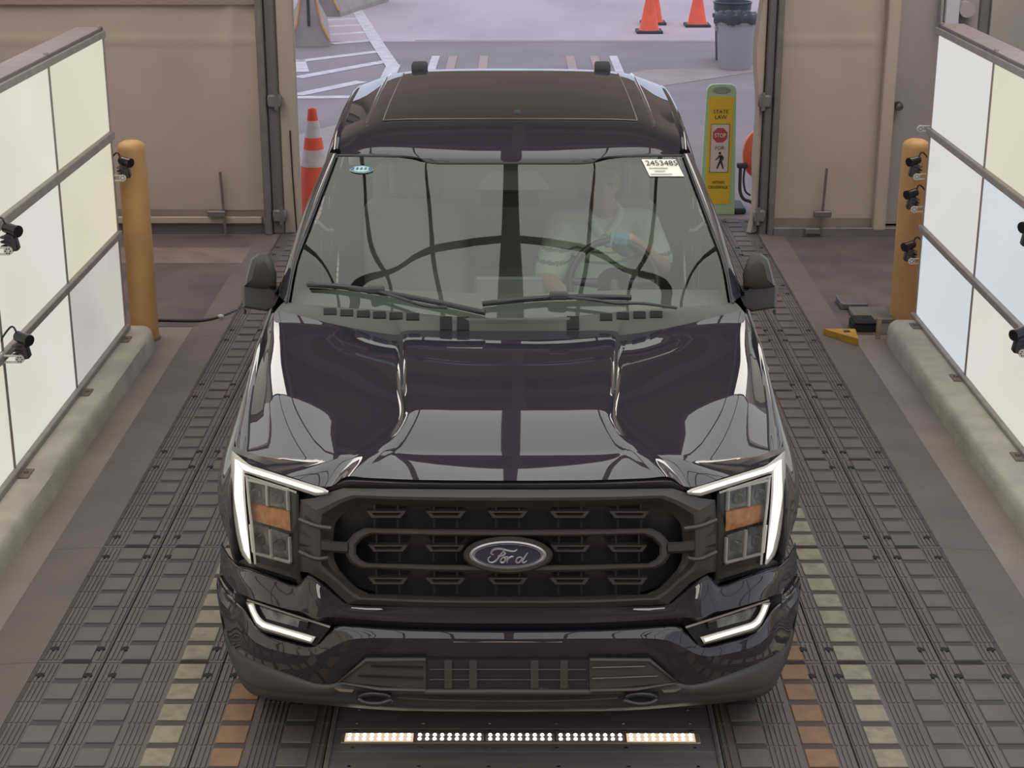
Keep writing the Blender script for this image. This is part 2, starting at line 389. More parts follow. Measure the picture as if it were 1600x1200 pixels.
# door_2: right tarp leaf
d2 = bpy.data.objects.new('door_2', None); COL.objects.link(d2); d2.location = (2.5, 8.2, 0); ORG['door_2'] = Vector((2.5, 8.2, 0)); struct(d2); d2['label'] = 'beige fabric door leaf right of the doorway'
tarp(MB(), 2.10, 2.93, .14, 3.2, 8.20, nx=30, nz=80).build('fabric_sheet', 'tarp', d2, smooth=60)
tarp(MB(), 2.10, 2.93, .03, .14, 8.20, nx=30).build('lower_hem', 'tarp_dark', d2, smooth=60)
MB().b2((2.9, 8.12, .05), (3.0, 8.22, 3.2), bev=.015, seg=2).build('edge_channel', 'tarp', d2)
MB().b2((2.055, 8.14, .0), (2.105, 8.25, 3.2), bev=.008).build('edge_channel', 'steel_grey', d2)
MB().b2((1.985, 8.17, .0), (2.055, 8.27, 3.2), bev=.012).build('post', 'steel_dark', d2)
for z in (1.09, .17, 2.3):
    mb = MB(); mb.b2((1.93, 8.12, z-.05), (2.03, 8.18, z+.05), bev=.012); mb.cyl((1.97, 8.13, z-.07), (1.97, 8.13, z+.07), .016); mb.build('hinge', 'steel_grey', d2, smooth=40)
# folded tarp edge, wavy
rows = []
for j in range(41):
    z = .03+3.1*j/40; xo = 1.885+.02*math.sin(z*3.1)+.012*math.sin(z*7.3)+ .025*(1-math.exp(-z*1.2))
    rows.append([(1.985, 8.22, z), (1.96, 8.17, z), (xo+.03, 8.15, z), (xo, 8.18, z), (xo+.01, 8.23, z), (1.985, 8.26, z)])
MB().grid(rows, True).build('folded_tarp_edge', 'tarp', d2, smooth=60)
MB().b2((2.1, 8.13, 0.0), (4.65, 8.28, .075), bev=.005).build('kick_strip', 'steel_grey', d2)
MB().b2((2.35, 8.1, .03), (2.47, 8.13, .075), bev=.004).build('kick_plate', 'steel_dark', d2)
drop_bolt(d2, 2.485, .56, -1)
# door_3: grey steel door behind the right light wall
d3 = struct(MB().b2((3.0, 8.20, .09), (3.62, 8.27, 2.15), bev=.006).build('door_3', 'steel_door'))
mb = MB(); mb.cyl((3.02+.02, 8.20, 1.05), (3.04, 8.15, 1.05), .012); mb.lathe((3.04, 8.15, 1.05), [(.0, -.035), (.028, -.03), (.033, -.015), (.024, 0)], axis='Y'); mb.cyl((3.04, 8.205, 1.05), (3.04, 8.195, 1.05), .035)
mb.build('door_knob', 'rim', d3, smooth=40)
MB().b2((3.62, 8.18, .0), (3.70, 8.3, 2.2), bev=.01).build('door_frame', 'steel_grey', d3)
wb = MB().b2((3.70, 8.15, 0.08), (4.70, 8.30, 3.25)); o = struct(wb.build('wall_back_right', 'wall_paint'))
MB().b2((4.1, 8.10, .08), (4.22, 8.15, 3.25), bev=.01).build('corner_post', 'tarp', o)

# outdoors
G = struct(MB().b2((-40, 8.30, -.12), (40, 80, -.002)).build('ground', 'asphalt'))
def flat(name, mat, pts, z=.004, t=.004, par=G):
    P = [at(*p, Z=z) if len(p) == 2 else Vector((p[0], p[1], z)) for p in pts]
    return MB().prism(P, (0, 0, -t)).build(name, mat, par, fix=True)
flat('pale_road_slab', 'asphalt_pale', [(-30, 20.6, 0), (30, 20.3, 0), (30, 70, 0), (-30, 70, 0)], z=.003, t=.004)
flat('pale_kerb_line', 'apron', [(-1.5, 20.5, 0), (30, 20.15, 0), (30, 20.35, 0), (-1.5, 20.65, 0)], z=.006)
flat('concrete_apron', 'apron', [(464, 212), (520, 196), (700, 170), (700, 260), (464, 260)], z=.002, t=.003)
flat('concrete_apron', 'apron', [(900, 130), (1010, 109), (1180, 103), (1180, 112), (1036, 134), (900, 160)], z=.003, t=.003)
def stripe(pts, wd, mat='roadpaint', z=.006, name='road_stripe'):
    P = [at(*p, Z=z) for p in pts]; L = []; R2 = []
    for i, p in enumerate(P):
        d = (P[min(i+1, len(P)-1)]-P[max(i-1, 0)]).normalized(); n = Vector((-d.y, d.x, 0))
        w2 = wd/2/max(.35, abs(n.dot((P[1]-P[0]).normalized().cross(Vector((0,0,1))))))
        L.append(p+n*wd/2); R2.append(p-n*wd/2)
    return MB().prism(L+R2[::-1], (0, 0, -.003)).build(name, mat, G, fix=True)
stripe([(548, 0), (574, 42), (590, 68), (615, 105)], .19, z=.008)
stripe([(615, 101), (604, 125)], .19, z=.0085)
for a, b in [((464, 152), (556, 151)), ((464, 148), (565, 127)), ((464, 121), (606, 95)), ((462, 96), (601, 79)), ((519, 68), (592, 62)), ((516, 54), (584, 49)), ((512, 41), (577, 38)), ((508, 31), (572, 28)), ((506, 21), (562, 20)), ((520, 12), (558, 11)), ((466, 93), (472, 112))]:
    stripe([a, b], .19 if b[1] > 40 else .20, z=.004)
for x0, m_ in [(677, 'roadpaint'), (705, 'roadpaint_orange'), (755, 'roadpaint_orange'), (893, 'roadpaint_orange'), (932, 'roadpaint_orange'), (963, 'roadpaint')]:
    p = at(x0, 100, Z=0); wd = .075 if m_ != 'roadpaint' else .07
    MB().b2((p.x-wd*.8, 14.5, -.001), (p.x+wd*.8, 18.85, .006)).build('road_stripe', m_, G)

# ================================================================== FLOOR MATTING
PX0 = .055; MODL = 1.105; Y0 = .96-MODL*2
def lane(side):
    nm = 'rubber_floor_matting'
    T = thing(nm, ('dark ribbed rubber drive-over matting along the %s light wall, with cream and orange pads' % ('left' if side < 0 else 'right')), 'floor mat', (PX0+side*1.3, 3.5, 0))
    cols = [(.715, 1.186, [(.825, 'tread_pad'), (1.065, 'orange_pad')]), (1.192, 1.662, [(1.308, 'white_pad'), (1.54, 'tread_pad')]), (1.668, 1.93, [(1.775, 'tread_pad')])]
    shared = {}
    for ci, (a, b, pads) in enumerate(cols):
        base = None
        for k in range(9):
            ya = Y0+k*MODL; xc = PX0+side*(a+b)/2
            c = Vector((xc, ya+MODL/2, .008))
            if base is None:
                mb = MB(); mb.box(c, (b-a, MODL-.006, .016), bev=.002)
                base = mb.build('mat_module', 'rubber', T, origin=c); mod = base
                # ribs: fine raised lines along the lane
                rb = MB(); xs = []; x = a+.012
                while x < b-.006:
                    if all(abs(x-p) > .066 for p, _ in pads): xs.append(x)
                    x += .0185
                if ci == 2: xs += [b-.012]
                for x in xs:
                    zt = .0205 if x < b else .0205-.0125*(x-b)/.23
                    X = PX0+side*x; y1, y2 = ya+.012, ya+MODL-.012
                    n = 7
                    for q in range(n):
                        u1, u2 = y1+(y2-y1)*q/n+.006, y1+(y2-y1)*(q+1)/n-.006
                        rb.add([(X-.0045, u1, zt), (X+.0045, u1, zt), (X+.0045, u2, zt), (X-.0045, u2, zt), (X-.0065, u1-.003, zt-.012), (X+.0065, u1-.003, zt-.012), (X+.0065, u2+.003, zt-.012), (X-.0065, u2+.003, zt-.012)], [[0, 1, 2, 3], [4, 5, 1, 0], [5, 6, 2, 1], [6, 7, 3, 2], [7, 4, 0, 3]])
                rib = rb.build('rib', 'rubber', mod, kind='stuff')
                extra = []
                if ci == 2: # bevelled outer ramp, worn smooth and dusty
                    xo = PX0+side*(b+.001); xm = PX0+side*2.04; xe = PX0+side*2.17; y1, y2 = ya+.0015, ya+MODL-.0015
                    rp = MB().add([(xo, y1, .016), (xo, y2, .016), (xm, y2, .010), (xm, y1, .010), (xe, y2, .002), (xe, y1, .002), (xo, y1, 0), (xo, y2, 0), (xe, y2, 0), (xe, y1, 0)], [[0, 1, 2, 3], [3, 2, 4, 5], [6, 9, 8, 7], [0, 3, 5, 9, 6], [1, 7, 8, 4, 2], [5, 4, 8, 9]])
                    extra = [rp.build('ramp_edge', 'ramp', mod, fix=True)]
                hb = MB()
                hx = [(.93, .92), (1.13, 1.13)][1:] if ci == 0 else [(1.235, 0), (1.605, 0)] if ci == 1 else [(1.705, 0), (1.892, 0)]
                for h, _ in hx:
                    for yy in (ya+.11, ya+MODL-.11):
                        hb.lathe((PX0+side*h, yy, .0), [(.018, .012), (.018, .0205), (.014, .0215), (0, .0218)], n=12)
                bolt = hb.build('bolt', 'hole', mod, kind='stuff', smooth=40)
                gr = MB()
                for p, _ in pads:
                    for q in range(8):
                        yy = ya+.003+(MODL-.006)*q/7
                        gr.b2((PX0+side*p-.057, yy-.018, .0155), (PX0+side*p+.057, yy+.018, .0168))
                groove = gr.build('groove', 'rubber_groove', mod, kind='stuff')
                off = [(o_, ORG[o_.name]-c) for o_ in [rib, bolt, groove]+extra]
            else:
                mod = dup(base, c, T)
                for o_, d in off: dup(o_, c+d, mod)
            for p, pn in pads:
                for q in range(7):
                    pc = Vector((PX0+side*p, ya+MODL*(q+.5)/7, .0185))
                    if pn not in shared:
                        shared[pn] = MB().box(pc, (.108, .117, .007), bev=.0025).build(pn, {'tread_pad': 'rubber_pad', 'white_pad': 'pad_white', 'orange_pad': 'pad_orange'}[pn], mod, origin=pc)
                    else: dup(shared[pn], pc, mod)
lane(-1); lane(1)

# ================================================================== CENTRE STEEL PLATE + LIGHT BAR
T = thing('floor_plate', 'black steel floor plate with small screws between the two rubber lanes', 'steel plate', (PX0, .3, 0))
ys = [-1.2, -.25, .18, .30, .46, .62, 1.6, 2.6, 3.6, 4.6, 5.6, 6.6, 7.6]
for i in range(len(ys)-1):
    MB().b2((PX0-.695, ys[i]+.002, 0), (PX0+.695, ys[i+1]-.002, .012), bev=.0015).build('plate_section', 'plate', T)
mb = MB()
for y in (.20, .325, .445, .50, .60, -.2, 1.0):
    for k in range(6): mb.lathe((PX0-.62+1.24*k/5, y, .012), [(.007, 0), (.006, .003), (0, .0036)], n=8)
mb.build('screw', 'rim', T, smooth=40, kind='stuff')
for s in (-1, 1):
    MB().tube([(PX0+s*.705, -1.2, .014), (PX0+s*.70, 0, .015), (PX0+s*.705, .6, .014), (PX0+s*.702, 8, .014)], .009).build('edge_cable', 'plate', T, smooth=60)
LBY = .384
T = thing('light_bar', 'low floor light bar with rows of glowing LEDs in front of the truck bumper', 'light', (PX0-.02, LBY, .012))
MB().b2((-.61, LBY-.034, .012), (.70, LBY+.034, .020), bev=.003).build('housing', 'led_bar', T)
x0, x1 = -.60, .685; ml = (x1-x0)/5
for k in range(5):
    xa = x0+ml*k
    mod = MB().b2((xa+.004, LBY-.028, .020), (xa+ml-.004, LBY+.028, .023), bev=.001).build('led_module', 'led_glow' if k in (0, 4) else 'plate', T)
    lb = MB()
    for q in range(9):
        for dy in (-.014, .014): lb.lathe((xa+.02+(ml-.04)*q/8, LBY+dy, .023), [(.0068, 0), (.0055, .004), (0, .005)], n=10)
    lb.build('led', 'led', mod, kind='stuff', smooth=60)

# ================================================================== CURBS
def curb2(side, xi, xo, yend, label):
    prof = [(xi, 0), (xi+.004, .07), (xi+.012, .112), (xi+.035, .13), (xo, .13), (xo, 0)]
    rows = []
    for i in range(61):
        y = -4+(yend-.14+4)*i/60
        rows.append([(side*(x+(random.uniform(-.003, .003) if k < 3 else 0)), y, z) for k, (x, z) in enumerate(prof)])
    for k in range(1, 6):
        t = k/5*PI/2
        rows.append([(side*(x+(.05*(1-math.cos(t)) if j < 4 else 0)), yend-.14+.14*math.sin(t), z) for j, (x, z) in enumerate(prof)])
    mb = MB(); mb.grid(rows, side < 0); mb.add(rows[-1], [[5, 4, 3, 2, 1, 0]])
    return tag(mb.build('concrete_curb', 'curb', None, smooth=45, fix=True), label, 'curb')
curb2(-1, 2.265, 2.80, 5.22, 'pale concrete curb under the left light wall')
curb2(1, 2.405, 2.98, 5.36, 'pale concrete curb under the right light wall')

# ================================================================== SIDE LIGHT WALLS
def light_wall(side, xf, far, pitch, rowsz, ztop, cols, label, colors, near=-2.3):
    T = thing('light_wall', label, 'light panel', (side*(xf+.06), (far+near)/2, .13))
    X = lambda d: side*(xf+d)
    n = int((far-near)/pitch)
    for c in range(n):
        ya, yb = far-.02-pitch*c, far-.02-pitch*(c+1)
        for r, (z0, z1) in enumerate(rowsz):
            k = colors.get((r, c), colors['*'])
            mb = MB(); mb.b2((X(.004), yb+.016, z0), (X(.03), ya-.016, z1))
            mb.build('diffuser_panel', k, T)
        MB().b2((X(0), yb-.016, rowsz[-1][0]), (X(.03), yb+.016, ztop-.04), bev=.003).build('seam_bar', 'frame_grey', T)
    yn = far-.02-pitch*n
    for r in range(len(rowsz)-1):
        z0, z1 = rowsz[r+1][1], rowsz[r][0]
        MB().b2((X(-.02), yn, z0+.004), (X(.03), far, z1-.004), bev=.004).build('cross_rail', 'frame_grey', T)
    MB().b2((X(-.012), yn, rowsz[0][1]), (X(.03), far, ztop-.008), bev=.004).build('top_rail', 'frame_grey', T)
    MB().b2((X(-.025), yn, .13), (X(.03), far, rowsz[-1][0]), bev=.004).build('bottom_rail', 'frame_grey', T)
    MB().b2((X(0), far-.018, .13), (X(.12), far, ztop-.02), bev=.003).build('end_post', 'frame_grey', T)
    mb = MB(); mb.b2((X(.0), yn, ztop-.010), (X(.16), far-.01, ztop+.012), bev=.004); mb.build('top_cap', 'frame_dark', T)
    MB().b2((X(.03), yn, .13), (X(.16), far-.02, ztop-.01)).build('back_box', 'frame_dark', T)
    for c in range(n+1):
        y = far-.02-pitch*c; y = y-.22 if c == 0 else y
        mb = MB(); mb.b2((X(-.075), y-.06, .1305), (X(-.02), y+.06, .137), bev=.002); mb.cyl((X(-.05), y, .13), (X(-.05), y, .15), .012, n=6); mb.build('foot_plate', 'curb_stain', T)
        mb = MB(); mb.sph((X(.01), far-.02-pitch*c-(.0 if c else .03), ztop+.01), .016, 8, 6); mb.build('cap_bolt', 'steel_dark', T)
    return T
def panel(name, c, c2): return EM(name, [v*WALL_L for v in c], 1.0, [v*WALL_L for v in c2], 1.1)
pw = {'a': panel('diffuser_warm_white', (.80, .77, .66), (.73, .69, .56)), 'b': panel('diffuser_cream', (.76, .71, .57), (.70, .65, .50)), 'c': panel('diffuser_neutral', (.74, .73, .71), (.72, .71, .68)),
      'd': panel('diffuser_cool', (.70, .73, .79), (.66, .71, .76)), 'e': panel('diffuser_dim', (.62, .60, .53), (.50, .49, .46)), 'f': panel('diffuser_ivory', (.77, .75, .69), (.74, .71, .62))}
for k, v in pw.items(): mt['dif_'+k] = v
light_wall(-1, 2.44, 5.15, 1.225, [(1.395, 1.955), (.775, 1.335), (.165, .725)], 2.005, 3, 'left free-standing wall of glowing warm white diffuser panels', {'*': 'dif_a', (0, 0): 'dif_b', (1, 0): 'dif_b', (2, 0): 'dif_e', (1, 1): 'dif_f', (2, 1): 'dif_f'})
light_wall(1, 2.62, 5.45, 1.255, [(1.365, 1.94), (.743, 1.315), (.155, .692)], 1.99, 3, 'right free-standing wall of glowing cool white diffuser panels', {'*': 'dif_d', (0, 0): 'dif_c', (0, 1): 'dif_b', (1, 0): 'dif_c', (1, 1): 'dif_d', (2, 0): 'dif_d', (2, 1): 'dif_f'})

# small cameras on white arms
def wall_camera(p, side, label, tilt=0, lens_dir=None, body=True, cable=True, ztop=None):
    """p: end of the arm (camera pivot) ; arm runs back to the wall in +-X and +Y"""
    p = Vector(p); T = thing('inspection_camera', label, 'camera', p, 'small cameras on the light walls')
    w = Vector((side, 0, 0))
    mb = MB()
    mb.b2(p+Vector((0, -.006, .012)), p+Vector((side*.085, .006, .020)), bev=.001); mb.b2(p+Vector((0, -.006, -.020)), p+Vector((side*.085, .006, -.012)), bev=.001)
    mb.cyl(p+Vector((0, -.007, 0)), p+Vector((0, .007, 0)), .021, n=16)
    mb.b2(p+Vector((side*.08, -.012, -.03)), p+Vector((side*.09, .012, .03)), bev=.002)
    arm = mb.build('arm', 'white_plastic', T, smooth=40)
    mb = MB()
    for k in range(6): mb.cyl(p+Vector((.012*math.cos(k*PI/3), -.0085, .012*math.sin(k*PI/3))), p+Vector((.012*math.cos(k*PI/3), -.0065, .012*math.sin(k*PI/3))), .0035, n=8)
    mb.build('slot', 'hole', arm, kind='stuff')
    if body:
        q = p+Vector((-side*.012, .03, .035))
        mb = MB(); mb.box(q, (.055, .05, .085), bev=.008, ry=side*.18)
        for k in range(3): mb.lathe(q+Vector((side*.02, 0, -.02+.022*k)), [(.018, -.008), (.034, -.002), (.034, .002), (.018, .008)], n=14)
        mb.build('housing', 'black_plastic', T, smooth=40)
        h = q+Vector((-side*.01, -.01, .062)); d = Vector((-side*.8, -.55, -.1)).normalized()
        mb = MB(); mb.cyl(h-d*.045, h+d*.03, .026, n=16); mb.cyl(h+d*.03, h+d*.042, .029, n=16); mb.build('lens', 'black_gloss', T, smooth=40)
        if cable:
            mb = MB(); mb.tube(crom([h-d*.04, h+Vector((side*.05, .02, .05)), h+Vector((side*.085, .05, .03)), h+Vector((side*.125, .03, -.03)), h+Vector((side*.13, .03, -.09))], 5), .005); mb.build('cable', 'hose', T, smooth=60)
    return T
wall_camera(at(192, 278, Y=5.14), -1, 'small black camera on a white arm at the far end of the left light wall')
wall_camera(at(13, 392, X=-2.345), -1, 'small black camera on a white arm, upper one near the left photo edge')
wall_camera(at(31, 561, X=-2.345), -1, 'small black camera with looped cable, lower one on the left light wall')
wall_camera(at(1438, 201, Y=5.50), 1, 'bare white camera arm at the top of the right light wall end', body=False)
wall_camera(at(1432, 276, Y=5.50), 1, 'small camera on a white arm, uppermost black one before the right yellow bollard')
wall_camera(at(1428, 327, Y=5.50), 1, 'small camera on a white arm, middle one before the right yellow bollard')
wall_camera(at(1424, 408, Y=5.50), 1, 'small camera on a white arm, lowest one before the right yellow bollard')
wall_camera(at(1598, 552, X=2.52), 1, 'black camera on the right light wall at the right photo edge, lower one')
wall_camera(at(1612, 385, X=2.52), 1, 'black camera barely in view at the right photo edge, upper one')

# ================================================================== OVERHEAD LIGHT CANOPY (seen mirrored in hood and windshield)
T = thing('overhead_light_canopy', 'broad overhead canopy of glowing white diffuser panels above the truck, out of frame', 'light panel', (PX0, 1.2, 3.3))
mt['canopy'] = EM('canopy_diffuser', (1.0, .99, .955), CANOPY_L)
CX = [-3.5, -3.3, -2.55, -1.9, -1.25, -.64, 0, .64, 1.25, 1.9, 2.55, 3.3, 3.5]; CY = [-3.4, -1.6, .3, 4.2]
NX = len(CX)-1
def cz(x): return 3.55-.16*(min(abs(x), 2.3)/2.3)**2-.55*max(0, abs(x)-2.3)-3.6*max(0, abs(x)-3.3)
for i in range(NX):
    for j in range(len(CY)-1):
        a, b = CX[i]+(.055 if i == 6 else .018), CX[i+1]-(.055 if i == 5 else .018)
        mb = MB(); q = [(a, CY[j]+.03, cz(a)), (b, CY[j]+.03, cz(b)), (b, CY[j+1]-.03, cz(b)), (a, CY[j+1]-.03, cz(a))]
        q = [Vector(p)+Vector((PX0-.055, 0, 0)) for p in q]
        mb.prism(q, (0, 0, .03)); mb.build('diffuser_panel', 'canopy', T, fix=True)
for i, x in enumerate(CX):
    w2 = .055 if i == 6 else .02
    MB().b2((PX0-.055+x-w2, CY[0], cz(x)-.01), (PX0-.055+x+w2, CY[-1], cz(x)+.06), bev=.004).build('canopy_rib', 'beam', T)
for y in CY+[2.42]:
    yb_ = (lambda x: 2.42-.15*min(abs(x), 2.0)**2) if y == 2.42 else (lambda x: y)  # middle rib bowed so its mirror image arcs across the windshield
    rows = [[(x, yb_(x)-.035, cz(x)-.012) for x in np.linspace(-3.3, 3.3, 23)], [(x, yb_(x)+.035, cz(x)-.012) for x in np.linspace(-3.3, 3.3, 23)], [(x, yb_(x)+.035, cz(x)+.05) for x in np.linspace(-3.3, 3.3, 23)]]
    MB().grid(rows).build('canopy_cross_rib', 'beam', T)
for x in (-2.2, 2.2):
    for y in (-1.4, 3.0): MB().cyl((x, y, cz(x)+.03), (x, y, 4.6), .012, n=8).build('hanger_rod', 'steel_grey', T)
# added fill lamps, out of view, that brighten the walls and ceiling
mt['tube'] = EM('fill_lamp_diffuser', (1, .92, .87), 5.2)
for x, y, w in ((-3.5, 6.2, 'left rear'), (3.7, 6.2, 'right rear'), (-3.6, -6.5, 'left front'), (3.6, -6.5, 'right front')):
    L_ = thing('fill_lamp', 'added broad fill lamp, %s corner of the bay, out of frame' % w, 'lamp', (x, y, 4.2))
    MB().b2((x-.93, y-1.7, 4.24), (x+.93, y+1.7, 4.32), bev=.01).build('housing', 'frame_grey', L_)
    MB().b2((x-.9, y-1.65, 4.2), (x+.9, y+1.65, 4.24), bev=.01).build('diffuser', 'tube', L_)
    for k in (-1, 1): MB().cyl((x, y+k*.9, 4.32), (x, y+k*.9, 4.6), .008, n=8).build('hanger_rod', 'steel_grey', L_)

# ================================================================== BOLLARDS, CONES, SIGN, BIN, BARRIERS, ODDMENTS
def bollard(x, y, h, label):
    T = thing('bollard', label, 'bollard', (x, y, 0), None)
    r = .088
    MB().lathe((x, y, 0), [(r, 0), (r, h-.03), (r*.97, h-.012), (r*.85, h+.006), (r*.55, h+.02), (0, h+.026)], n=32).build('post', 'yellow_brown', T, smooth=40)
    MB().lathe((x, y, 0), [(r+.012, 0), (r+.010, .012), (r+.001, .016)], n=24).build('base_ring', 'curb_stain', T, smooth=40)
bollard(-2.375, 5.36, 1.27, 'yellow steel bollard behind the far end of the left light wall')
bollard(2.63, 5.80, 1.20, 'yellow steel bollard behind the far end of the right light wall')

def cone(c, h, label, bands=(), rb=None, group=None):
    x, y = c; T = thing('traffic_cone', label, 'cone', (x, y, 0), group)
    rb = rb or h*.19; rt = h*.035
    R = lambda z: rb+(rt-rb)*(z-.05)/(h-.05)
    MB().b2((x-rb*1.32, y-rb*1.32, 0), (x+rb*1.32, y+rb*1.32, .045), bev=.012, seg=2).build('base', 'base_black', T)
    MB().lathe((x, y, 0), [(R(.045)+.012, .045), (R(.07), .07), (R(h-.03), h-.03), (R(h-.02)+.004, h-.022), (R(h)+.002, h), (R(h)-.012, h), (R(h)-.014, h-.03), (0, h-.03)], n=24).build('body', 'cone', T, smooth=40)
    for z0, z1 in bands:
        MB().lathe((x, y, 0), [(R(z0), z0), (R(z0)+.003, z0), (R(z1)+.003, z1), (R(z1), z1)], n=24).build('reflective_band', 'cone_white', T, smooth=40)
cone((-1.676, 8.95), .90, 'orange traffic cone with two white bands beside the left door jamb', [(.42, .56), (.66, .80)])
pA = at(1014, 51, Z=0); cone((pA.x, pA.y), .72, 'nearer plain orange cone of the pair lined up on the road outside', rb=.155)
pB = at(1017, 40, Z=0); cone((pB.x+.05, pB.y+.2), .72, 'orange cone standing mostly hidden behind the nearer plain cone outside', rb=.155)
pC = at(1089, 41, Z=0); cone((pC.x, pC.y), .72, 'scuffed plain orange cone outside, nearest the grey bin', rb=.155)

# pedestrian sign
sx, sy = 1.738, 8.95
T = thing('crosswalk_sign', 'yellow state law stop for pedestrians sign in a green frame on a black base', 'sign', (sx, sy, 0))
MB().b2((sx-.20, sy-.015, 0), (sx+.25, sy+.33, .05), bev=.015, seg=2).build('base', 'base_black', T)
def outline(wb, wt, h0, h1, n=8):
    P = [(sx-wb, h0), (sx+wb, h0)]
    for k in range(n+1):
        t = PI*k/n; P.append((sx+wt*.55*math.cos(t)+(wt*.45 if t < PI/2-1e-6 else -wt*.45 if t > PI/2+1e-6 else 0), h1-.06+.06*math.sin(t)))
    return P
A = outline(.150, .122, .001, 1.105)
MB().prism([(x, sy-.02, z) for x, z in A], (0, .045, 0)).build('frame', 'sign_green', T, fix=True)
mb = MB(); mb.lathe((sx, sy-.02, 1.055), [(.078, 0), (.074, -.006), (.060, -.008), (.056, -.003), (0, -.003)], n=20, axis='Y')
for i, v in enumerate(mb.v): mb.v[i] = Vector((v.x, v.y, 1.055+(v.z-1.055)*.42))
mt['sign_recess'] = M('sign_recess', (.27, .36, .25), .6); mb.build('handle_hole', 'sign_recess', T, fix=True)
P = MB().b2((sx-.103, sy-.026, .09), (sx+.103, sy-.019, 1.0), bev=.002).build('sign_panel', 'sign_yellow', T)
fy = sy-.027
w = MB().b2((sx-.079, fy-.003, .365), (sx+.079, fy, .775), bev=.001).build('white_panel', 'sign_white', T)
A = [(sx+dx, fy-.0035, z) for dx, z in [(-.079, .365), (.079, .365), (.079, .775), (-.079, .775)]]
B = [(sx+dx, fy-.0035, z) for dx, z in [(-.075, .369), (.075, .369), (.075, .771), (-.075, .771)]]
MB().ring(A, B, (0, .002, 0)).build('black_border', 'ink', w)
oc = [(sx+.066*math.cos(PI/8+k*PI/4), fy-.004, .68+.066*math.sin(PI/8+k*PI/4)) for k in range(8)]
s8 = MB().prism(oc, (0, .002, 0)).build('stop_octagon', 'sign_red', T, fix=True)
ex, ez = (1, 0, 0), (0, 0, 1)
text('STOP', .050, 'paper', s8, (sx, fy-.006, .678), ex, ez, depth=.001, sx=.80)
text('STATE', .046, 'ink', P, (sx, fy-.001, .876), ex, ez); text('LAW', .046, 'ink', P, (sx, fy-.001, .83), ex, ez)
text('FOR', .042, 'ink', w, (sx, fy-.004, .572), ex, ez)
text('WITHIN', .036, 'ink', P, (sx, fy-.001, .278), ex, ez, sx=.82); text('CROSSWALK', .036, 'ink', P, (sx, fy-.001, .237), ex, ez, sx=.80)
mb = MB(); W2 = lambda u, v: (sx+u, fy-.005, .46+v)
mb.sph(W2(.004, .069), .011, 10, 8, (1, .3, 1))
for path, r in (([(.008, .050), (.014, .030), (.012, .006)], [.011, .012, .010]), ([(.002, .052), (-.012, .028), (-.032, .010)], [.006, .005, .004]), ([(.018, .052), (.033, .032), (.030, .008)], [.006, .005, .004]),
                ([(.010, .008), (-.002, -.026), (-.016, -.062)], [.009, .007, .006]), ([(.014, .008), (.024, -.024), (.036, -.062)], [.009, .007, .006])):
    k = MB().tube([W2(*p) for p in path], r, n=8); k.v = [Vector((v.x, fy-.005+(v.y-fy+.005)*.2, v.z)) for v in k.v]; mb.add(k.v, k.f)
mb.build('walking_figure', 'ink', w, fix=True)

# orange reel on a bent black stand, half hidden by the right jamb
T = thing('orange_reel', 'orange round reel on a bent black tube stand, half hidden by the right door jamb', 'reel', (2.04, 9.05, 0))
mb = MB(); mb.lathe((2.075, 9.05, .50), [(0, -.05), (.15, -.05), (.20, -.035), (.205, 0), (.20, .035), (.15, .05), (0, .05)], n=32, axis='Y', sx=.62); mb.build('reel', 'orange_reel', T, smooth=40)
mb = MB(); mb.tube(crom([(1.925, 8.96, .42), (1.925, 8.95, .33), (1.93, 8.95, .2), (1.965, 8.95, .13), (2.03, 8.96, .10), (2.09, 9.0, .012)], 5), .014); mb.tube(crom([(1.965, 8.96, .42), (1.955, 8.95, .3), (1.975, 8.95, .2), (2.02, 8.96, .16)], 5), .009)
mb.build('stand', 'base_black', T, smooth=60)
MB().b2((1.895, 8.93, .395), (1.985, 9.0, .435), bev=.012, seg=2).build('clamp', 'base_black', T)

# grey bins outside
def trash_bin(x, y, h, r, label, bagged=True, mat='bin'):
    T = thing('trash_bin', label, 'trash bin', (x, y, 0))
    MB().lathe((x, y, 0), [(r*.82, 0), (r*.84, .02), (r*.97, h-.12), (r*1.03, h-.115), (r*1.04, h-.03), (r*1.08, h-.02), (r*1.08, h), (r*1.0, h), (r*.85, h-.3), (0, h-.3)], n=36).build('barrel', mat, T, smooth=35)
    if bagged:
        n = 48; rows = []
        for k, (f, z) in enumerate([(1.10, h-.13), (1.13, h-.07), (1.12, h), (1.10, h+.02), (1.0, h+.015), (.93, h-.06), (.8, h-.2)]):
            rows.append([(x+r*(f+(.035 if k < 2 else .012)*math.sin(i*2.3+k)+.02*math.sin(i*5.1))*math.cos(2*PI*i/n), y+r*(f+.02*math.sin(i*3.7+k))*math.sin(2*PI*i/n), z+(.03+.022*math.sin(i*.7)+.012*math.sin(i*2.9) if k == 0 else .008*math.sin(i*1.7+k))) for i in list(range(n))+[0]])
        MB().grid(rows).build('bin_liner', 'bag', T, smooth=60)
    for s in (-1, 1): MB().b2((x+s*r*1.0-.02, y-.05, h-.22), (x+s*r*1.0+.02, y+.05, h-.16), bev=.008).build('handle', mat, T)
trash_bin(2.965, 17.62, .72, .262, 'grey round trash bin with a black liner outside by the right door jamb')
trash_bin(3.02, 18.5, .80, .25, 'dark bin standing behind the grey lined trash bin outside', False, 'bag')

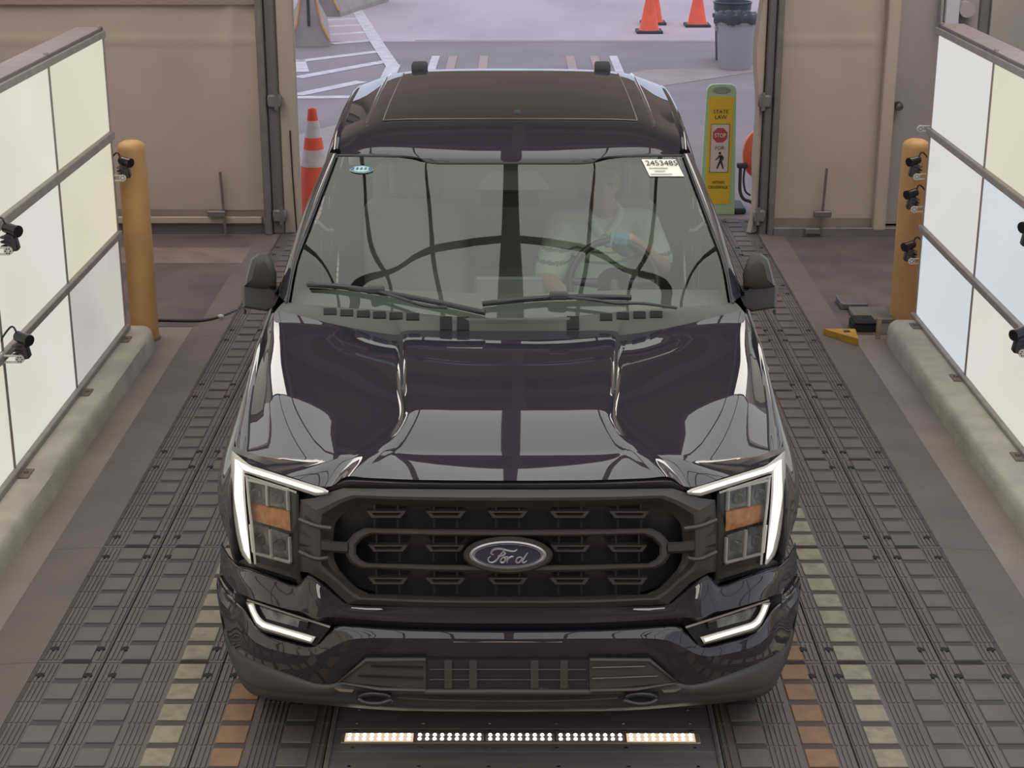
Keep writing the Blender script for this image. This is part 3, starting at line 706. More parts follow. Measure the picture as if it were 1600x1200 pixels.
def barrier(x, y, L, rz, label):
    T = thing('concrete_barrier', label, 'barrier', (x, y, 0))
    prof = [(-.305, 0), (-.305, .075), (-.175, .33), (-.095, .81), (.095, .81), (.175, .33), (.305, .075), (.305, 0)]
    cr, sr = math.cos(rz), math.sin(rz)
    tr = lambda a, b, z: (x+a*cr-b*sr, y+a*sr+b*cr, z)
    mb = MB(); mb.prism([tr(a, 0, z) for a, z in prof], tr(0, L, 0)-Vector(tr(0, 0, 0)) if False else Vector(tr(0, L, 0))-Vector(tr(0, 0, 0)))
    mb.build('block', 'barrier', T, fix=True)
    for s in (-1, 1):
        mb = MB(); q = [(-.285, .11), (-.18, .335), (-.10, .80)]
        path = [tr(s*-a, -.004, z) for a, z in q]
        mb.tube(path, .022, n=6); mb.build('fringe_edge', 'barrier_orange', T, smooth=60)  # lens colour fringe built as orange tubes along the edges
    mb = MB(); mb.b2((-.02, -.012, .30), (.02, .004, .80)); mb.v = [Vector(tr(*v)) for v in mb.v]; mb.build('joint_slot', 'base_black', T)
p = at(484, 73, Z=0); barrier(p.x, p.y, 3.0, .12, 'nearest concrete road barrier, end-on with orange colour-fringe edges, left of the doorway view')
p = at(507, 26, Z=0); barrier(p.x-.02, p.y, 2.6, -.25, 'second concrete road barrier, partly behind the nearest one outside')
p = at(460, 52, Z=0); barrier(p.x-.72, p.y+1.2, 3.0, .28, 'third concrete road barrier, mostly hidden by the left door jamb')

# loose bits on the floor
mb = MB(); P = [at(240, 500, Z=.012), at(290, 501, Z=.012), at(325, 500, Z=.012), at(352, 493, Z=.012), at(385, 481, Z=.012), at(430, 474, Z=.024)]
tag(mb.tube(crom(P, 6), .012).build('hose', 'hose', None, smooth=60), 'black hose lying across the floor from the left bollard to the truck', 'hose')
tag(MB().sph(at(345, 494, Z=.034), .017, 10, 8, (1.3, .7, .8)).build('plastic_clip', 'white_plastic', None, smooth=60), 'tiny white clip lying on the black floor hose', 'clip')
T = thing('yellow_wedge', 'worn yellow wedge block at the edge of the right matting, before the bollard', 'wedge', (2.14, 5.30, .02))
q = [(2.03, 5.42), (2.235, 5.42), (2.215, 5.20)]
MB().prism([(x, y, .001) for x, y in q], (0, 0, .05)).build('block', 'yellow', T, fix=True)
MB().b2((2.15, 5.34, .0505), (2.19, 5.38, .053), bev=.0005).build('black_mark', 'ink', T)
tag(MB().b2((2.26, 6.02, .004), (2.44, 6.24, .05), bev=.006).build('drain_box', 'steel_dark', None), 'dark flat metal box on the floor left of the right yellow bollard', 'box')
mb = MB(); mb.b2((2.24, 5.50, .004), (2.395, 5.66, .06), bev=.006); mb.b2((2.25, 5.49, .06), (2.39, 5.67, .07), bev=.003)
tag(mb.build('junction_box', 'hole', None), 'black low box on the floor beside the curb end of the right light wall', 'box')
tag(MB().b2((2.362, 5.36, .0), (2.392, 5.385, .14), bev=.002).build('wooden_peg', 'wood', None), 'short upright wooden peg against the right curb end', 'wood')
mb = MB(); mb.b2((2.30, 5.70, .004), (2.55, 6.0, .035), bev=.004); tag(mb.build('floor_board', 'steel_grey', None), 'grey flat board on the floor between right bollard and matting', 'board')
# pale box on the back wall, top right
T = thing('wall_box', 'narrow pale box fixed to the back wall above the right light wall end', 'box', (3.385, 8.13, 1.68))
MB().b2((3.33, 8.08, 1.69), (3.435, 8.16, 2.1), bev=.006).build('housing', 'pale_box', T)
mb = MB(); mb.b2((3.30, 8.12, 1.66), (3.325, 8.2, 2.1), bev=.004); mb.cyl((3.50, 8.10, 1.80), (3.50, 8.20, 1.80), .06, n=20); mb.build('bracket', 'bin', T, smooth=40)

# ================================================================== PICKUP TRUCK
TR = thing('pickup_truck', 'glossy black pickup truck facing the camera with its running lights on', 'truck', (0, 2.9, 0))
def V(x, y, z): return Vector((x, y, z))
def q(hx, y, off=0.0):
    p = fp(abs(hx), y, off); return Vector((p.x if hx >= 0 else -p.x, p.y, p.z))
def both(name, mat, fn, par=None, **k):
    """fn() -> MB of the +X side; builds that and its mirror image"""
    a = fn(); b = a.mirror()
    return a.build(name, mat, par or TR, **k), b.build(name, mat, par or TR, **k)
def patch(c, nu=6, nv=4, off=0.0, depth=None):
    """bilinear pixel patch (4 corners) laid on the fascia"""
    a, b, cc, d = [Vector((p[0], p[1])) for p in c]; rows = []
    for j in range(nv+1):
        r = []
        for i in range(nu+1):
            u, w = i/nu, j/nv; p = (a*(1-u)+b*u)*(1-w)+(d*(1-u)+cc*u)*w; r.append(q(p.x, p.y, off))
        rows.append(r)
    mb = MB().grid(rows)
    if depth:
        edge = rows[0]+[r[-1] for r in rows[1:]]+rows[-1][-2::-1]+[r[0] for r in rows[-2:0:-1]]
        mb.grid([edge+edge[:1], [p+V(0, depth, 0) for p in edge+edge[:1]]])
    return mb
def resamp(P, n):
    P = [Vector(p) for p in P]; L = [0]
    for a, b in zip(P, P[1:]): L.append(L[-1]+(b-a).length)
    out = []
    for k in range(n+1):
        t = L[-1]*k/n; i = max(j for j in range(len(P)) if L[j] <= t+1e-9); i = min(i, len(P)-2)
        out.append(P[i].lerp(P[i+1], (t-L[i])/(L[i+1]-L[i])))
    return out
def strip(A, B, offs=(0, .008, .008, 0), ws=(0, .15, .85, 1), n=16, side=True, sm=False):
    A = resamp([(*p, 0) for p in A], n); B = resamp([(*p, 0) for p in B], n)
    return MB().grid([[q(a.lerp(b, w).x, a.lerp(b, w).y, o) for a, b in zip(A, B)] for w, o in zip(ws, offs)])

# ---- hood
hood = [
 [q(0, 753, -.03), q(130, 753, -.03), q(215, 751, -.03), q(252, 750, -.03), q(284, 766, -.02), q(345, 748, -.02), q(407, 728, -.02)],
 [q(0, 751), q(130, 750), q(215, 747), q(252, 745), q(284, 761), q(345, 743), q(407, 723)],
 [hp(0, 711, .225), hp(130, 710, .23), hp(178, 706, .245), hp(212, 705, .25), hp(262, 716, .24), hp(318, 722, .28), hp(408, 710, .50)],
 [hp(0, 711, .225), hp(130, 710, .23), hp(178, 706, .245), hp(212, 705, .25), hp(262, 716, .24), hp(318, 722, .28), hp(408, 710, .50)],
 [V(0, .48, 1.236), V(.2, .48, 1.236), V(.345, .48, 1.235), V(.385, .48, 1.214), V(.58, .48, 1.192), V(.755, .50, 1.167), V(.92, .58, 1.10)],
 [V(0, .75, 1.257), V(.2, .75, 1.257), V(.365, .75, 1.257), V(.41, .75, 1.232), V(.62, .75, 1.218), V(.825, .77, 1.203), V(.945, .80, 1.142)],
 [V(0, 1.05, 1.270), V(.2, 1.05, 1.27), V(.385, 1.05, 1.272), V(.432, 1.05, 1.246), V(.65, 1.05, 1.243), V(.88, 1.06, 1.233), V(.964, 1.08, 1.185)],
 [V(0, 1.28, 1.278), V(.2, 1.28, 1.278), V(.40, 1.28, 1.279), V(.448, 1.28, 1.255), V(.68, 1.33, 1.262), V(.912, 1.40, 1.272), V(.976, 1.40, 1.235)],
 [V(0, 1.34, 1.280), V(.2, 1.34, 1.28), V(.405, 1.345, 1.280), V(.455, 1.36, 1.258), V(.68, 1.43, 1.275), V(.915, 1.53, 1.302), V(.965, 1.54, 1.292)],
 [V(0, 1.345, 1.25), V(.2, 1.345, 1.25), V(.405, 1.35, 1.25), V(.455, 1.365, 1.23), V(.68, 1.435, 1.25), V(.915, 1.535, 1.28), V(.965, 1.545, 1.27)]]
lr = lambda a, b, t, u: [p.lerp(r_, t)+V(0, 0, u) for p, r_ in zip(a, b)]
hoodc = hood[:2]+[hood[1], lr(hood[1], hood[2], .35, .002), lr(hood[1], hood[2], .7, .002)]+hood[2:9]+[hood[8], hood[9]]
MB().grid(surf([full(r) for r in hoodc], 5, 5)).build('hood', 'paint', TR, smooth=35)
both('hood_gap', 'hole', lambda: MB().tube(crom([hood[i][6]+V(.004, .004, -.006) for i in (2, 4, 5, 6, 7, 8)], 4), .0055, n=6))
MB().b2((-.86, .32, .45), (.86, 1.30, 1.06)).build('engine_bay', 'black_plastic', TR)

# ---- front fenders
fend = [(.43, [(.905, 1.075), (.95, 1.06), (.975, .97), (.98, .85), (.98, .75), (.97, .70)]),
 (.56, [(.925, 1.092), (.962, 1.08), (1.002, .99), (1.022, .88), (1.015, .76), (1.0, .68)]),
 (.7, [(.937, 1.118), (.975, 1.105), (1.02, 1.03), (1.052, .94), (1.066, .88), (1.068, .82)]),
 (.95, [(.957, 1.163), (.99, 1.15), (1.03, 1.06), (1.06, .98), (1.075, .93), (1.075, .89)]),
 (1.2, [(.974, 1.207), (1.0, 1.19), (1.03, 1.07), (1.055, .96), (1.066, .88), (1.068, .82)]),
 (1.36, [(.983, 1.237), (1.005, 1.212), (1.03, 1.07), (1.045, .9), (1.052, .75), (1.052, .655)]),
 (1.45, [(.983, 1.252), (1.0, 1.225), (1.025, 1.07), (1.03, .85), (1.035, .6), (1.035, .42)]),
 (1.6, [(.970, 1.302), (.995, 1.26), (1.018, 1.07), (1.02, .85), (1.02, .6), (1.02, .42)])]
def mk():
    rows = [[V(x, y, z) for x, z in p] for y, p in fend]
    rows = [[V(rows[0][i].x-.03, rows[0][i].y+.03, rows[0][i].z) for i in range(6)]]+rows
    g = surf(rows, 4, 4); mb = MB().grid(g)
    mb.grid([g[i][:1]+[g[i][0]+V(-.012, 0, -.06)] for i in range(len(g))], True)
    return mb
both('front_fender', 'paint', mk, smooth=40)
def arch(y0, e=.05): 
    mb = MB(); mb.tube([V(1.052-(.05*math.cos(t)**2 if y0 < 2 else 0), y0+.482*math.cos(t), .41+.482*math.sin(t)) for t in np.linspace(.05, PI-e, 24)], .018, n=6); return mb
both('wheel_arch_trim', 'black_plastic', lambda: arch(.95, 1.1), smooth=60)
def liner(y0):
    rows = [[V(x, y0+.47*math.cos(t), .41+.47*math.sin(t)) for t in np.linspace(-.1, PI+.1, 16)] for x in (.55, .99)]
    mb = MB().grid(rows); mb.add([V(.55, y0+.47*math.cos(t), .41+.47*math.sin(t)) for t in np.linspace(-.1, PI+.1, 16)], [list(range(16))]); return mb
both('wheel_liner', 'black_plastic', lambda: liner(.95))

# ---- doors, bed and cab sides
def sidesurf(ya, yb, prof, zb, n):
    rows = []
    for i in range(n+1):
        y = ya+(yb-ya)*i/n; b = zb(y); r = []
        for x, z in prof:
            r.append(V(x, y, b+(z-.42)*(prof[0][1]-b)/(prof[0][1]-.42)))
        rows.append(r)
    return MB().grid([crom(r, 3) for r in rows])
dprof = [(.962, 1.308), (.995, 1.262), (1.018, 1.07), (1.012, .82), (1.02, .6), (.99, .42)]
for a, b in ((1.606, 2.72), (2.728, 3.72)):
    f = lambda: sidesurf(a, b, dprof, lambda y: .42, 4)
    L = both('door', 'paint', f, smooth=40)
    for o, s in zip(L, (1, -1)):
        MB().tube([V(s*1.03, b-.27, 1.09), V(s*1.055, b-.25, 1.095), V(s*1.055, b-.10, 1.095), V(s*1.03, b-.08, 1.09)], .014).build('door_handle', 'black_plastic', o, smooth=60)
bprof = [(.985, 1.372), (1.0, 1.33), (1.02, 1.07), (1.02, .85), (1.02, .6), (1.0, .42)]
zb = lambda y: .41+math.sqrt(.48**2-(y-4.63)**2) if abs(y-4.63) < .479 else .46
both('cab_corner', 'paint', lambda: sidesurf(3.728, 4.06, dprof, lambda y: .42, 2), smooth=40)
both('bed_side', 'paint', lambda: sidesurf(4.075, 5.83, bprof, zb, 60), smooth=40)
both('wheel_arch_trim', 'black_plastic', lambda: arch(4.63), smooth=60)
both('wheel_liner', 'black_plastic', lambda: liner(4.63))
both('bed_rail', 'black_plastic', lambda: MB().b2((.90, 4.075, 1.366), (.99, 5.83, 1.385), bev=.006))
MB().b2((-.9, 4.08, .82), (.9, 5.78, .86)).build('bed_floor', 'black_plastic', TR)
both('bed_inner_wall', 'black_plastic', lambda: MB().b2((.86, 4.08, .84), (.90, 5.80, 1.37)))
MB().b2((-.985, 5.80, .62), (.985, 5.87, 1.375), bev=.02, seg=2).build('tailgate', 'paint', TR)
MB().b2((-.98, 5.78, .42), (.98, 5.93, .60), bev=.03, seg=2).build('rear_bumper', 'black_plastic', TR)
MB().b2((-.9, 4.07, .5), (.9, 4.09, 1.36)).build('bed_front_panel', 'black_plastic', TR)
MB().b2((-.62, .45, .30), (.62, 5.7, .50), bev=.02).build('chassis', 'black_plastic', TR)
MB().b2((-.93, 1.5, .46), (.93, 4.03, .54)).build('cab_floor', 'interior', TR)
MB().b2((-.93, 1.34, .50), (.93, 1.50, 1.22)).build('firewall', 'interior', TR)
both('sill_step', 'black_plastic', lambda: MB().b2((.90, 1.62, .36), (1.06, 3.9, .42), bev=.012))

# ---- windshield and roof
wst = [hp(0, 255, 2.2), hp(60, 255, 2.204), hp(122, 254, 2.218), hp(146, 246, 2.258), hp(205, 243.5, 2.29), hp(270, 243, 2.34)]
wsb = [hp(0, 499, 1.363), hp(60, 498, 1.368), hp(150, 491, 1.414), hp(215, 486, 1.4675), hp(285, 480, 1.5475), hp(346, 476, 1.635)]
pin = [wsb[-1], hp(333, 410, 1.80), hp(305, 336, 2.03), wst[-1]]
rows = []; pinr = resamp(crom(pin, 8), 4)
for ti, t in enumerate((0, .25, .5, .75, 1)):
    k = .014*4*t*(1-t); dx_ = pinr[ti]-wsb[-1].lerp(wst[-1], t)
    rows.append(full([a.lerp(b, t)+V(0, -.48, .88)*k*(1-(i/5)**2)+dx_*(i/5)**2 for i, (a, b) in enumerate(zip(wsb, wst))]))
wsg = surf(rows, 5, 6)
ws = MB().grid(wsg); WSO = ws.build('windshield', 'windshield', TR, smooth=60)
WSB = BVHTree.FromPolygons([v for v in ws.v], ws.f)
def on_ws(px, py, lift=.004):
    h, n, i, d = WSB.ray_cast(CAM, ray(px, py))
    if h is None: return None
    if n.z < 0: n = -n
    return h+n*lift
roof = [full(wst),
 full([V(0, 2.235, 1.800), V(.17, 2.235, 1.800), V(.36, 2.24, 1.797), V(.44, 2.265, 1.803), V(.60, 2.31, 1.803), V(.752, 2.38, 1.79)]),
 full([V(0, 2.40, 1.843), V(.17, 2.40, 1.843), V(.36, 2.40, 1.842), V(.47, 2.40, 1.84), V(.62, 2.42, 1.832), V(.765, 2.46, 1.803)]),
 full([V(0, 2.7, 1.888), V(.17, 2.7, 1.888), V(.36, 2.7, 1.886), V(.5, 2.7, 1.883), V(.64, 2.7, 1.870), V(.778, 2.72, 1.835)]),
 full([V(0, 3.2, 1.919), V(.17, 3.2, 1.919), V(.36, 3.2, 1.916), V(.5, 3.2, 1.912), V(.65, 3.2, 1.898), V(.788, 3.2, 1.860)]),
 full([V(0, 3.7, 1.931), V(.17, 3.7, 1.931), V(.36, 3.7, 1.928), V(.5, 3.7, 1.923), V(.65, 3.7, 1.907), V(.788, 3.7, 1.867)]),
 full([V(0, 3.98, 1.930), V(.17, 3.98, 1.930), V(.36, 3.98, 1.927), V(.5, 3.98, 1.921), V(.64, 3.97, 1.904), V(.775, 3.95, 1.862)]),
 full([V(0, 4.06, 1.915), V(.17, 4.06, 1.915), V(.36, 4.06, 1.912), V(.5, 4.06, 1.905), V(.63, 4.05, 1.888), V(.765, 4.02, 1.845)]),
 full([V(0, 4.10, 1.86), V(.17, 4.10, 1.86), V(.36, 4.10, 1.858), V(.5, 4.10, 1.85), V(.63, 4.09, 1.838), V(.76, 4.06, 1.80)])]
rf = MB().grid(surf(roof, 4, 4)); rf.build('roof', 'paint', TR, smooth=40)
RFB = BVHTree.FromPolygons(rf.v, rf.f)
def on_roof(x, y, lift=.002):
    h, n, i, d = RFB.ray_cast(V(x, y, 3), V(0, 0, -1)); return h+V(0, 0, lift)
MB().grid(surf([[V(p.x*.95, min(max(p.y, 2.36), 4.04), p.z-.055) for p in r] for r in roof[1:8]], 3, 3), True).build('headliner', 'headliner', TR, smooth=60)
# panoramic glass panel with its bright reveal line, ditch mouldings
def rxg(y): return .585-.02*(y-2.68)/1.2
ys_ = np.linspace(2.69, 3.90, 14)
MB().grid([[on_roof(u*rxg(y), y, .003) for u in np.linspace(-1, 1, 15)] for y in ys_]).build('roof_glass', 'paint', TR, smooth=60)
path = [on_roof(-rxg(y), y, .004) for y in ys_[::-1]]+[on_roof(u*rxg(2.69), 2.69-.012*(1-u*u), .004) for u in np.linspace(-.96, .96, 13)]+[on_roof(rxg(y), y, .004) for y in ys_]
MB().tube(path, .0028, n=6).build('roof_glass_trim', 'steel_grey', TR, smooth=60)
both('roof_moulding', 'chrome', lambda: MB().tube([on_roof(.662-.012*(y-2.6), y, .002) for y in np.linspace(2.68, 4.02, 12)], .008, n=6), smooth=60)
both('roof_marker', 'base_black', lambda: MB().box(on_roof(.49, 4.04, .018), (.085, .09, .055), bev=.014, seg=2), smooth=40)
tag_lens = MB(); tag_lens.lathe(on_roof(.033, 2.80, .0), [(.018, 0), (.014, .012), (0, .016)], n=14); tag_lens.build('roof_antenna', 'base_black', TR, smooth=50)
MB().tube(wsg[-1], .006, n=6).build('windshield_seal', 'base_black', TR, smooth=60)

# ---- pillars, side glass, cab rear
pout = [hp(362, 462, 1.80), hp(347, 410, 1.93), hp(322, 330, 2.16), hp(283, 240, 2.46)]
def mk():
    rows = []
    for a, b in zip(pin, pout):
        n_ = V(.35, -.5, .6).normalized(); rows.append([a+V(0, .02, -.02), a, a.lerp(b, .45)+n_*.014, b, b+V(-.03, .07, -.03)])
    return MB().grid(surf(rows, 4, 4))
both('windshield_pillar', 'paint', mk, smooth=40)
both('pillar_trim', 'black_gloss', lambda: MB().tube([p+V(.006, -.008, .008) for p in crom(pin, 4)], .006, n=6), smooth=60)
rail = [pout[-1]+V(-.03, .06, -.01), V(.790, 2.75, 1.825), V(.797, 3.3, 1.845), V(.795, 3.8, 1.845), V(.78, 4.02, 1.81)]
belt = [V(.955, 2.0, 1.31), V(.955, 2.6, 1.31), V(.955, 3.2, 1.31), V(.955, 3.9, 1.31)]
both('roof_rail', 'paint', lambda: MB().tube(crom(rail, 5), .024, n=8), smooth=60)
def mk():
    T_ = resamp(pout+rail[1:], 24); B_ = resamp([pout[0]]+[V(.962, 1.9, 1.308), V(.962, 4.02, 1.308)], 24)
    return MB().grid([[b+V(-.005, 0, 0) for b in B_], [t.lerp(b, .5)+V(.012, 0, 0) for t, b in zip(T_, B_)], T_])
both('side_glass', 'tint', mk, smooth=60)
both('belt_trim', 'black_plastic', lambda: MB().tube([pout[0]+V(.01, 0, -.02), V(.968, 2.0, 1.308), V(.968, 4.03, 1.308)], .012, n=6), smooth=60)
def col(y0, y1, w): 
    A = V(.962, y0, 1.31); B = V(.797, y1, 1.84); return MB().grid([[A+V(.004, 0, 0), A.lerp(B, .5)+V(.02, 0, 0), B+V(.012, 0, 0)], [A+V(.004, w, 0), A.lerp(B, .5)+V(.02, w, 0), B+V(.012, w, 0)]], True)
both('door_pillar', 'black_gloss', lambda: col(2.70, 2.74, .1), smooth=60)
both('rear_pillar', 'paint', lambda: col(3.78, 3.74, .27), smooth=60)
both('mirror_sail', 'black_plastic', lambda: MB().prism([V(.958, 1.80, 1.315), V(.958, 2.03, 1.315), V(.93, 2.01, 1.44)], (.012, 0, 0), ), fix=True)
MB().b2((-.95, 4.02, .5), (.95, 4.06, 1.33)).build('cab_rear_panel', 'paint', TR)
mb = MB(); A = [V(-.95, 4.06, 1.33), V(.95, 4.06, 1.33), V(.77, 4.09, 1.83), V(-.77, 4.09, 1.83)]; B = [V(-.78, 4.06, 1.36), V(.78, 4.06, 1.36), V(.66, 4.09, 1.76), V(-.66, 4.09, 1.76)]
mb.ring(A, B, (0, -.03, 0)); mb.build('rear_window_frame', 'paint', TR)
MB().prism(B, (0, -.006, 0)).build('rear_window', 'tint', TR, fix=True)

# ---- cowl
cw0 = [p+V(0, .004, -.012) for p in hood[8]]
wsb7 = [hp(0, 497, 1.362), hp(90, 495, 1.378), hp(165, 488, 1.42), hp(195, 486, 1.447), hp(245, 482, 1.498), hp(318, 476.5, 1.59), hp(352, 472, 1.65)]
cm = [a.lerp(b, .5)+V(0, 0, .006) for a, b in zip(cw0, wsb7)]
cwl = MB().grid(surf([full([p+V(0, -.004, -.02) for p in cw0]), full(cw0), full(cm), full(wsb7), full([p+V(0, .05, -.02) for p in wsb7])], 5, 4))
CO = cwl.build('cowl', 'cowl', TR, smooth=50); CWB = BVHTree.FromPolygons(cwl.v, cwl.f)
def on_cowl(px, py, lift=.006):
    h, n, i, d = CWB.ray_cast(CAM, ray(px, py))
    if h is None: return None
    if n.z < 0: n = -n
    return h+n*lift
def slot(px, py, w, h):
    rows = [[on_cowl(px+(u-.5)*w, py+(t-.5)*h, .004) for u in (0, .33, .67, 1)] for t in (0, .5, 1)]
    if any(v is None for r in rows for v in r): return
    o = MB().grid(rows); edge = rows[0]+[rows[1][3]]+rows[2][::-1]+[rows[1][0], rows[0][0]]; o.grid([edge, [p-V(0, 0, .006) for p in edge]])
    o.build('cowl_vent', 'hole', CO)
for x, y in ((516, 487), (542, 489), (568, 490.5), (593, 492), (619, 493.5), (645, 495), (671, 497)): slot(x, y, 20, 9)
for x, y in ((697, 505), (723.5, 505.5), (843, 505), (868, 505), (895, 504.5)): slot(x, y, 19, 19)
for x, y in ((917, 497), (947, 495.5), (973, 493.5), (999, 492), (1025, 491)): slot(x, y, 19, 9)

# ---- wipers
def wsl(pts, lift): return [p for p in (on_ws(x, y, lift) or on_cowl(x, y, lift+.008) for x, y in pts) if p is not None]
for blade, arm, hub in (([(484, 449), (530, 452), (585, 460), (640, 469), (700, 481), (758, 494)], [(588, 462), (625, 474), (665, 487), (700, 490)], (590, 461)),
                        ([(754, 480), (810, 474), (870, 470), (925, 469), (984, 470)], [(872, 473), (925, 478), (960, 483), (1000, 487), (1052, 491)], (872, 471))):
    mb = MB(); bp = wsl(blade, .022); mb.tube(crom(bp, 4), .011, n=6); w_ = mb.build('wiper', 'base_black', TR, smooth=60)
    MB().tube(crom(wsl(arm, .036), 4), .007, n=6).build('wiper_arm', 'base_black', w_, smooth=60)
    hp_ = on_ws(*hub, .034); MB().box(hp_, (.075, .04, .03), bev=.008).build('wiper_clip', 'base_black', w_, smooth=40)
    MB().tube(crom([p+V(0, .006, -.01) for p in bp], 4), .005, n=6).build('wiper_rubber', 'hole', w_)

# ---- windshield decals: numbered sheet, oval sticker
def decal_frame(px, py, lift):
    o = on_ws(px, py, lift); a = on_ws(px+10, py, lift); b = on_ws(px, py-10, lift)
    return o, (a-o).normalized(), (b-o)
def sheet():
    c = [on_ws(x, y, .004) for x, y in ((1002, 250), (1055, 250), (1068.5, 276.5), (1015, 276.5))]
    mb = MB(); rows = [[c[0].lerp(c[1], u).lerp(c[3].lerp(c[2], u), w) for u in np.linspace(0, 1, 5)] for w in np.linspace(0, 1, 4)]
    rows = [[(on_ws(*px_) if False else p) for p in r] for r in rows]
    mb.grid(rows); mb.grid([[p+V(0, .0006, -.001) for p in r] for r in rows], True)
    o = mb.build('number_sheet', 'paper', None); tag(o, 'white paper sheet with a printed number stuck at the top right of the windshield', 'paper sheet')
    ux = (c[1]-c[0]).normalized(); uy = (c[0]-c[3]); uy = (uy-ux*uy.dot(ux)).normalized(); un = ux.cross(uy)
    if un.y > 0: un = -un
    H = (c[0]-c[3]).length; Wd = (c[1]-c[0]).length; cc = (c[0]+c[1])/2
    sl = (c[3]-c[0]).dot(ux)
    text('2453485', Wd*.30, 'ink', o, cc+ux*(Wd*.02+sl*.30)-uy*H*.27+un*.004, ux, uy, 'printed_number', depth=.0002, sx=.90)
    for k, (a, w_) in enumerate(((.55, .55), (.72, .30), (.90, .62))):
        p = cc+ux*(-Wd*.14+sl*a)-uy*H*a+un*.003
        mb = MB(); mb.grid([[p-ux*Wd*w_/2-uy*.003, p+ux*Wd*w_/2-uy*.003], [p-ux*Wd*w_/2+uy*.003, p+ux*Wd*w_/2+uy*.003]]); mb.build('printed_line', 'inkgrey', o)
sheet()
o0, ux_, b0 = decal_frame(565, 265.5, .004)
uy_ = b0.normalized(); sy2 = b0.length/10
pts = lambda f: [o0+ux_*(18.2*f*math.cos(t)*(on_ws(575, 265.5, .004)-o0).length/10)+uy_*(5.4*f*math.sin(t)*sy2) for t in np.linspace(0, 2*PI, 25)[:-1]]
st = MB().prism(pts(1), (0, .001, -.002)).build('window_sticker', 'sticker', TR, fix=True)
MB().ring([p+V(0, -.0015, .003) for p in pts(.97)], [p+V(0, -.0015, .003) for p in pts(.86)], (0, .0005, -.001)).build('sticker_ring', 'sticker_dark', st)
mb = MB()
for k in range(5):
    p = o0+ux_*(-.038+.019*k)+V(0, -.002, .004); mb.prism([p-ux_*.007-uy_*.006, p+ux_*.004-uy_*.006, p+ux_*.007+uy_*.008, p-ux_*.002+uy_*.008], (0, .0005, -.001))
mb.build('sticker_print', 'sticker_dark', st)

# ---- front fascia: painted upper panel
def hrow(pts, off=0.0): return [q(x, y, (o[0] if (o := p[2:]) else off)) for p in pts for x, y in [p[:2]]]
P = [hrow([(0, 946), (150, 945), (240, 943), (262, 930), (286, 910), (312, 896), (330, 914), (370, 900), (402, 889), (420, 884), (437, 868), (448, 846)], -.03),
     hrow([(0, 949), (150, 948), (242, 946), (265, 934), (290, 914), (312, 899), (330, 917), (370, 903), (402, 892), (420, 887), (437, 872), (449, 852)], .0),
     'DUP', hrow([(0, 952), (150, 951), (244, 949), (266, 938, .004), (291, 918, .004), (314, 904, .004), (331, 920, .004), (371, 906, .004), (403, 895, .004), (421, 890, .003), (438, 875, .002), (449.5, 856, 0)], .002),
     hrow([(0, 963), (150, 962), (248, 957), (269, 951), (293, 940, .028), (319, 932, .030), (336, 936, .028), (373, 923, .028), (405, 912, .026), (422, 905, .022), (439, 889, .010), (450, 871, .004)], .010),
     'DUP', hrow([(0, 974), (150, 972), (254, 966), (273, 964), (296, 965, .046), (322, 956, .048), (340, 953, .048), (376, 942, .046), (408, 932, .040), (424, 924, .032), (440, 908, .016), (451, 888, .006)], .012),
     hrow([(0, 986), (150, 984), (258, 977), (279, 976), (300, 974), (326, 962), (344, 957), (380, 945), (411, 937), (426, 931), (442, 916), (452, 898)], -.02)]
P = [P[i+1] if isinstance(r, str) else r for i, r in enumerate(P)]
MB().grid(surf([full(r) for r in P], 3, 4)).build('front_panel', 'paint', TR, smooth=22)
# dark gloss strip between hood and grille, and the well behind lamps and grille
st_ = lambda A, B, off: MB().grid([full(hrow(A, off)), full(hrow(B, off))])
MB().grid(surf([full(hrow([(0, 750), (150, 749), (240, 746), (262, 748), (283, 764)], -.02)), full(hrow([(0, 757), (150, 756), (245, 753), (268, 757), (288, 772)], -.005)), full(hrow([(0, 768), (150, 767), (250, 766), (280, 772), (298, 782)], -.012))], 3, 3)).build('grille_top_strip', 'black_gloss', TR, smooth=40)
MB().grid([full(hrow([(0, 745), (200, 745), (330, 745), (420, 735)], -.13)), full(hrow([(0, 850), (200, 850), (330, 850), (430, 820)], -.10)), full(hrow([(0, 960), (200, 960), (330, 950), (425, 890)], -.10))]).build('front_backing', 'lamp_black', TR)

# ---- grille
GR = MB().grid([full(hrow([(0, 775), (150, 775), (285, 790)], -.075)), full(hrow([(0, 858), (150, 858), (285, 858)], -.075)), full(hrow([(0, 940), (150, 940), (285, 905)], -.075))]).build('grille', 'lamp_black', TR)
def loop(h): return [(x, y) for x, y in h]+[(-x, y) for x, y in h[::-1] if x > 0]
def ringstrip(name, O, I, spec, mat, par=GR, smooth=30):
    O, I = loop(O), loop(I); rows = []
    for w, off in spec:
        r = [q(a[0]*(1-w)+b[0]*w, a[1]*(1-w)+b[1]*w, off) for a, b in zip(O, I)]; rows.append(r+r[:1])
    return MB().grid(rows, True).build(name, mat, par, smooth=smooth)
OUT = [(0, 765), (60, 765), (120, 764.5), (190, 764), (257, 763), (280, 770), (300, 778), (324, 781), (326, 812), (326, 842), (326, 870), (325, 893), (312, 895), (286, 910), (265, 930), (250, 944), (150, 949), (70, 950), (0, 950)]
INN = [(0, 793), (60, 792.5), (120, 792), (180, 790), (226, 787), (246, 795), (258, 804), (270, 818), (272, 830), (273, 842), (273, 862), (271, 876), (264, 890), (250, 906), (236, 919), (217, 928), (120, 931), (60, 932), (0, 932)]
ringstrip('grille_surround', OUT, INN, [(0, -.05), (0, .0), (.45, .022), (.62, .020), (.80, -.012), (1, -.03), (1, -.075)], 'grille_light', smooth=25)
